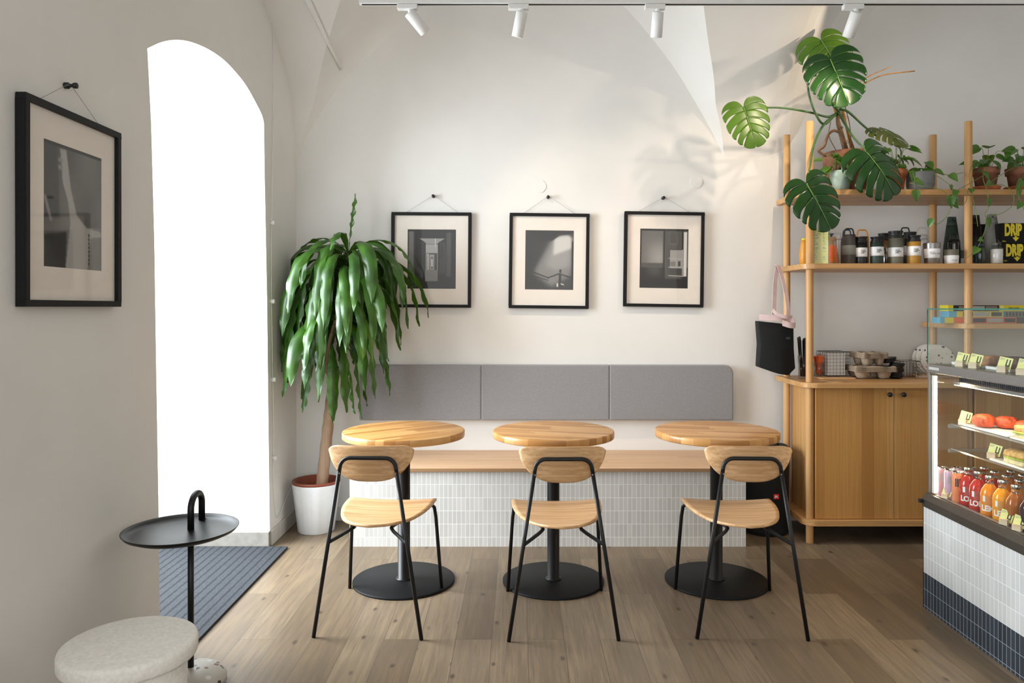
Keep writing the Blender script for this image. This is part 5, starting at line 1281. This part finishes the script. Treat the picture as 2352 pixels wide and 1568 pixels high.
ls = bx3(1.853, 1.866, YE-0.034, YE-0.016, 0.52, 1.045, 'led_profile', 'white_paint', 0)
MB().box(1.8555-1.82, 1.8650-1.82, YE-0.0362-YE, YE-0.0345-YE, 0.525-0.456, 1.04-0.456).build('led_strip', led, ls)
lp = bx3(1.925, 1.945, Y0+0.02, YE-0.055, 1.008, 1.022, 'top_light_profile', 'chrome', 0)
MB().box(1.928-1.82, 1.942-1.82, Y0+0.03-YE, YE-0.06-YE, 1.0055-0.456, 1.0075-0.456).build('led_strip', led, lp)
m = MB()
for i in range(70): m.box(1.95-1.82, 2.10-1.82, YE-0.06-YE-i*0.012, YE-0.058-YE-i*0.012, 1.022-0.456, 1.045-0.456)
m.box(1.945-1.82, 2.12-1.82, Y0+0.1-YE, YE-0.055-YE, 1.040-0.456, 1.046-0.456)
m.build('air_grille', M['navy'], t)
bx3(1.93, 2.28, Y0+0.05, YE-0.03, 0.826, 0.832, 'glass_shelf', 'case_glass', 0)
bx3(1.93, 2.34, Y0+0.05, YE-0.03, 0.716, 0.722, 'glass_shelf', 'case_glass', 0)
m = MB()
for z in (0.829, 0.719): m.box(1.9285-1.82, 1.9298-1.82, Y0+0.05-YE, -0.03, z-0.456-0.003, z-0.456+0.003)
m.build('shelf_edge', M['chrome'], t)
m = MB()
for z in (0.814, 0.704): m.box(1.925-1.82, 2.30-1.82, -0.029, -0.015, z-0.456-0.003, z-0.456+0.012)
m.build('shelf_bracket', M['chrome'], t)
m = MB()
for i in range(38): m.tube([(1.90-1.82, -0.05-i*0.05, 0.504-0.456), (2.48-1.82, -0.05-i*0.05, 0.504-0.456)], 0.0018, 5)
for x in (1.90, 2.05, 2.2, 2.35, 2.48): m.tube([(x-1.82, -0.05, 0.5065-0.456), (x-1.82, -1.9, 0.5065-0.456)], 0.0022, 5)
# price cards on wooden blocks
def price(X, Y, z, rz, label, tilt=-14, s=1.0, front='lines'):
    e = E('price_card', (X, Y, z), rz, label, 'price card', 'price cards on wooden blocks')
    MB().box(-0.017*s, 0.017*s, -0.010*s, 0.012*s, 0, 0.024*s).build('block', M['block'], e, bevel=0.0008)
    c_ = MB().box(-0.024*s, 0.026*s, -0.0006, 0.0006, 0.0, 0.046*s).build('card', M['card'], e, (0.002*s, 0.002*s, 0.014*s), (R(tilt), R(9), 0))
    m = MB()
    for k, w_ in enumerate((0.014, 0.018, 0.010)): m.box(-0.021*s, (-0.021+w_)*s, -0.0010, -0.0006, (0.040-k*0.0035)*s, (0.0415-k*0.0035)*s)
    m.build('small_print', M['grey_ink'], c_)
    m = MB(); x0, x1, z0, z1, tk = 0.004*s, 0.020*s, 0.012*s, 0.039*s, 0.0045*s
    m.box(x0, x0+tk, -0.0010, -0.0006, z0, z1); m.box(x1-tk, x1, -0.0010, -0.0006, z0, z1); m.box(x0+tk, x1-tk, -0.0010, -0.0006, z0, z0+tk)
    m.build('letter_mark', M['ink'], c_); return e
ZH = 1.0965; RZ = R(-62)
for px, X, lab in ((2205, 1.885, 'leftmost price card on top of the case under the glass hood'), (2236, 1.885, 'second price card from the left under the glass hood'), (2302, 1.880, 'third price card from the left under the glass hood, beside the dark cake'), (2347, 1.878, 'price card under the glass hood at the right frame edge')):
    price(X, dep(px, X), ZH, RZ, lab)
# trays and pastries on top
def tray(X, Y, z, W, L, label, mat='paper'):
    e = E('pastry_tray', (X, Y, z), 0, label, 'tray', 'trays in the display case')
    MB().box(-W/2, W/2, -L/2, L/2, 0.0, 0.004).build('tray_base', M[mat], e, bevel=0.001)
    m = MB()
    for s in (-1, 1): m.box(s*W/2-0.002, s*W/2+0.002, -L/2, L/2, 0.002, 0.012)
    for s in (-1, 1): m.box(-W/2, W/2, s*L/2-0.002, s*L/2+0.002, 0.002, 0.012)
    m.build('tray_rim', M[mat], e, bevel=0.001)
M['bake'] = plain('baked_crust', (0.36, 0.15, 0.045), 0.6, 0.45, 28, bump=0.8)
M['choc'] = plain('chocolate_cake', (0.06, 0.025, 0.014), 0.7, 0.4, 60, bump=0.6)
M['glaze'] = plain('red_glaze', (0.58, 0.075, 0.018), 0.5, 0.6, 70, bump=0.8)
M['focaccia'] = plain('golden_bread', (0.62, 0.36, 0.12), 0.7, 0.5, 40, bump=1.0)
M['crumb'] = plain('pale_bread_crumb', (0.75, 0.62, 0.36), 0.8, 0.20, 60, bump=0.8)
M['filling'] = plain('green_filling', (0.36, 0.42, 0.06), 0.6, 0.5, 60, bump=0.8)
tray(2.02, 3.20, ZH, 0.20, 0.22, 'white tray at the far end under the glass hood')
tray(2.02, 2.90, ZH, 0.20, 0.34, 'white tray with cakes under the glass hood')
def lump(name, mats, loc, rx, ry, rz_, seed, label, cat, group, rot=0, hole=0, flat=0.3):
    r = random.Random(seed); m = MB(); nu, nv = 26, 12; vs = []
    ph = [r.uniform(0, 6) for _ in range(6)]
    for j in range(nv+1):
        v = j/nv; th = PI*v
        for i in range(nu):
            a = 2*PI*i/nu; k = 1+0.05*math.sin(3*a+ph[0])+0.03*math.sin(5*a+ph[1]+v*4)
            z = math.cos(th); z = (abs(z)**0.8)*(1 if z > 0 else -1)
            if z < 0: z *= 0.85
            if hole and z > 0: z -= 0.55*math.exp(-((math.sin(th))**2)/0.05)
            vs.append((rx*math.sin(th)**0.8*math.cos(a)*k, ry*math.sin(th)**0.8*math.sin(a)*k, rz_*(z+0.85)*0.54))
    fs = [(j*nu+i, j*nu+(i+1) % nu, (j+1)*nu+(i+1) % nu, (j+1)*nu+i) for j in range(nv) for i in range(nu)]
    m.add(vs, fs, True); o = m.build(name, mats, None, loc, (0, 0, rot)); tag(o, label, cat, group); return o
ZHT = ZH+0.0045
o = MB().box(-0.045, 0.045, -0.055, 0.055, 0, 0.048).build('chocolate_cake', M['choc'], None, (2.00, 3.00, ZHT), (0, 0, 0.1), bevel=0.006); tag(o, 'dark chocolate cake slab under the glass hood', 'cake')
o = MB().box(-0.04, 0.04, -0.04, 0.04, 0, 0.045).build('nut_cake', M['bake'], None, (1.99, 3.125, ZHT+0.001), (0, 0, 0.2), bevel=0.012); tag(o, 'brown nut cake piece behind the second price card', 'cake')
def roll(X, Y, z, label):
    e = E('cinnamon_roll', (X, Y, z), 0, label, 'pastry', 'cinnamon rolls')
    m = MB(); pts = []
    for k in range(60): a = k*0.33; r_ = 0.004+0.00245*a; pts.append((r_*math.cos(a), r_*math.sin(a), 0.020+0.006*math.exp(-a/6)))
    m.tube(pts, [0.0085]*60, 8); m.build('dough', M['bake'], e); 
    m = MB(); m.lathe([(0, 0.0), (0.048, 0.0), (0.053, 0.012), (0.050, 0.022), (0, 0.024)], n=28); m.build('crust', M['bake'], e)
roll(1.965, 2.835, ZHT, 'swirled cinnamon roll under the glass hood beside the third price card')
roll(2.045, 2.905, ZHT, 'swirled cinnamon roll behind the chocolate cake')
# interior upper shelf
Z1 = 0.8325
def plate_(X, Y, z, W, L, label):
    e = E('serving_board', (X, Y, z), 0, label, 'board', 'serving boards in the case')
    MB().prism(rrect(-W/2, W/2, -L/2, L/2, 0.012), 2, 0, 0.006).build('board', M['paper'], e, bevel=0.0015)
plate_(2.03, 3.14, Z1, 0.17, 0.33, 'white board with red buns on the upper glass shelf')
plate_(1.99, 2.80, Z1, 0.10, 0.32, 'white board with sandwiches on the upper glass shelf')
price(1.955, 3.285, Z1, RZ, 'price card on the upper glass shelf at the left end', s=1.0)
lump('red_bun', M['glaze'], (1.985, 3.185, Z1+0.0068), 0.044, 0.047, 0.056, 1, 'red glazed bun nearest the corner of the upper shelf', 'bun', 'red glazed buns')
lump('red_bun', M['glaze'], (2.060, 3.150, Z1+0.0068), 0.046, 0.046, 0.052, 2, 'red glazed bun in the middle of the upper shelf behind the sandwiches', 'bun', 'red glazed buns', hole=1)
lump('red_bun', M['glaze'], (2.065, 3.03, Z1+0.0068), 0.044, 0.046, 0.052, 3, 'red glazed bun at the right behind the sandwiches', 'bun', 'red glazed buns', hole=1)
def sandwich(X, Y, z, rz_, label, s=1.0):
    e = E('sandwich', (X, Y, z), rz_, label, 'sandwich', 'bread sandwiches')
    for nm, z0, z1, mt, g_, sd_ in (('bottom_bread', 0, 0.016, 'crumb', 0, 1), ('filling', 0.0155, 0.024, 'filling', 0.002, 2), ('top_bread', 0.0235, 0.045, 'focaccia', -0.001, 3)):
        r = random.Random(sd_+int(Y*100)); n = 26; vs = []; m = MB()
        for k, zz in enumerate((z0, z0+(z1-z0)*0.3, z0+(z1-z0)*0.75, z1)):
            for i in range(n):
                a = 2*PI*i/n; sq = (abs(math.cos(a))**5+abs(math.sin(a))**5)**(-0.2)
                k2 = (1.0, 1.02, 1.0, 0.90)[k]*(1+r.uniform(-0.06, 0.06))
                vs.append((math.cos(a)*sq*(0.036+g_)*k2*s, math.sin(a)*sq*(0.056+g_)*k2*s, zz*s+r.uniform(-0.003, 0.003)*(0 < k < 3)+0.002*math.sin(i*1.3+Y*40)*(k == 3)))
        fs = [(k*n+i, k*n+(i+1) % n, (k+1)*n+(i+1) % n, (k+1)*n+i) for k in range(3) for i in range(n)] + [tuple(range(n))[::-1], tuple(range(3*n, 4*n))]
        m.add(vs, fs, True); m.build(nm, M[mt], e)
sandwich(1.990, 2.905, Z1+0.0068, 0.1, 'first flatbread sandwich on the upper shelf, left end')
sandwich(1.990, 2.770, Z1+0.0068, -0.1, 'second flatbread sandwich on the upper shelf at the frame edge')
Z2 = 0.7225
plate_(2.00, 2.80, Z2, 0.13, 0.56, 'long white board with sandwiches on the lower glass shelf')
price(1.965, 3.10, Z2, RZ, 'price card standing alone on the lower glass shelf')
sandwich(1.995, 2.965, Z2+0.0068, 0.05, 'flatbread sandwich on the lower shelf behind the lone price card', 1.12)
sandwich(1.995, 2.805, Z2+0.0068, 0.1, 'flatbread sandwich on the lower shelf at the right frame edge', 1.12)
# drinks at the bottom
ZB = 0.5055
liq = {}
for nm, c0 in (('red', (0.50, 0.025, 0.018)), ('orange', (0.85, 0.26, 0.008)), ('gold', (0.88, 0.34, 0.01)), ('amber', (0.36, 0.10, 0.012)), ('dark', (0.03, 0.012, 0.02))):
    t_ = NT('juice_'+nm); t_.P(col=c0, rough=0.12, spec=0.45); liq[nm] = t_.m
def juice(X, Y, kind, label, txt=None, ang=None):
    e = E('juice_bottle', (X, Y, ZB), 0, label, 'bottle', 'juice bottles in the display case')
    r = 0.0335
    MB().lathe([(0, 0), (r*0.9, 0), (r, 0.005), (r, 0.085), (r*0.93, 0.103), (r*0.60, 0.122), (0.0135, 0.132), (0, 0.132)], n=32).build('juice', liq[kind], e)
    MB().lathe([(0.0139, 0.1322), (0.013, 0.136), (0.0128, 0.150)], n=20).build('neck', M['clear'], e)
    MB().lathe([(0.0145, 0.148), (0.0155, 0.149), (0.0155, 0.160), (0.0140, 0.163), (0, 0.163)], n=24).build('cap', M['chrome'], e)
    if txt:
        text_wrap('brand_lettering', txt, 0.028, M['white_ink'], e, r, 0.035, ang, bold=0.0012, sx=0.95, sy=1.1)
        w_ = MB(); a0 = ang-0.55
        vs = [( (r+0.0008)*math.cos(a0+da), (r+0.0008)*math.sin(a0+da), z) for z in (0.062, 0.085) for da in (0, 0.15, 0.3)]
        w_.add(vs, [(0, 1, 4, 3), (1, 2, 5, 4)], True); w_.build('label_patch', M['white_ink'], e)
        m = MB()
        for k in range(8):
            a1 = ang-0.35; vs = [((r+0.0007)*math.cos(a1+da), (r+0.0007)*math.sin(a1+da), z) for z in (0.052+k*0.0045, 0.0530+k*0.0045) for da in (0, 0.25, 0.5, 0.75)]
            m.add(vs, [(0, 1, 5, 4), (1, 2, 6, 5), (2, 3, 7, 6)], True)
        m.build('small_print', M['lgrey'], e)
    return e
FA = R(-123)
cols = [('red', 3.180, 1.914), ('red', 3.103, 1.909), ('orange', 3.026, 1.908), ('gold', 2.948, 1.908), ('amber', 2.868, 1.908), ('dark', 2.788, 1.908), ('dark', 2.708, 1.908)]
names = {'red': 'red', 'orange': 'orange', 'gold': 'golden yellow', 'amber': 'amber brown', 'dark': 'dark purple'}
posn = ['first from the left', 'second from the left', 'third from the left', 'fourth from the left', 'fifth from the left', 'sixth from the left', 'seventh from the left']
for i, (kd, Y, X) in enumerate(cols):
    juice(X, Y, kd, 'front row %s juice bottle with silver cap, %s' % (names[kd], posn[i]), ('LON', 'LON', 'LEM', 'LEM', None, None, None)[i], FA-(0.05, 0.15, 0.2, 0.2, 0, 0, 0)[i])
    if i == 4: pass
    juice(X+0.074, Y+0.012, ('red', 'red', 'orange', 'gold', 'amber', 'amber', 'dark')[i], 'second row juice bottle behind the %s front bottle, %s' % (names[kd], posn[i]))
    if i > 0: juice(X+0.148, Y+0.024, ('red', 'orange', 'orange', 'gold', 'amber', 'amber', 'dark')[i], 'third row juice bottle behind the %s bottles, %s' % (names[kd], posn[i]))
M['can_pink'] = plain('pink_can_print', (0.62, 0.30, 0.34), 0.4, 0.05); M['can_lilac'] = plain('lilac_can_print', (0.58, 0.38, 0.52), 0.4, 0.05); M['can_orange'] = plain('coral_can_print', (0.80, 0.24, 0.10), 0.4, 0.05)
def can(X, Y, kind, label, ink='lgrey'):
    e = E('drink_can', (X, Y, ZB), 0, label, 'can', 'drink cans in the display case')
    r = 0.0255
    MB().lathe([(0, 0.003), (r*0.75, 0.0), (r, 0.008), (r, 0.122), (r*0.86, 0.131)], n=28).build('can_body', M[kind], e)
    MB().lathe([(r*0.87, 0.1312), (r*0.89, 0.134), (r*0.82, 0.134), (r*0.80, 0.130), (0, 0.130)], n=28).build('can_top', M['chrome'], e)
    m = MB()
    for k in range(3):
        a1 = FA-0.45+0.3*k; vs = [((r+0.0006)*math.cos(a1+da), (r+0.0006)*math.sin(a1+da), z) for z in (0.075, 0.11) for da in (0, 0.1, 0.2)]
        m.add(vs, [(0, 1, 4, 3), (1, 2, 5, 4)], True)
    m.build('letter_mark', M[ink], e)
can(1.888, 3.322, 'can_pink', 'pink drink can in the corner of the case')
can(1.890, 3.268, 'can_lilac', 'lilac pink drink can, middle of the front three')
can(1.897, 3.222, 'can_orange', 'coral and orange drink can beside the first red bottle', 'ink')
can(1.947, 3.318, 'can_lilac', 'lilac drink can behind the pink one')
can(1.952, 3.255, 'can_pink', 'pink drink can behind the coral one')
can(2.006, 3.316, 'can_pink', 'pink drink can in the third row by the end glass')
price(1.8625, 3.262, 0.517, RZ, 'price card in front of the drink cans', s=0.8)
price(1.8625, 2.866, 0.517, RZ, 'price card in front of the golden yellow bottle', s=0.92)
price(1.8625, 2.790, 0.517, RZ, 'price card in front of the amber and dark bottles', s=0.92)
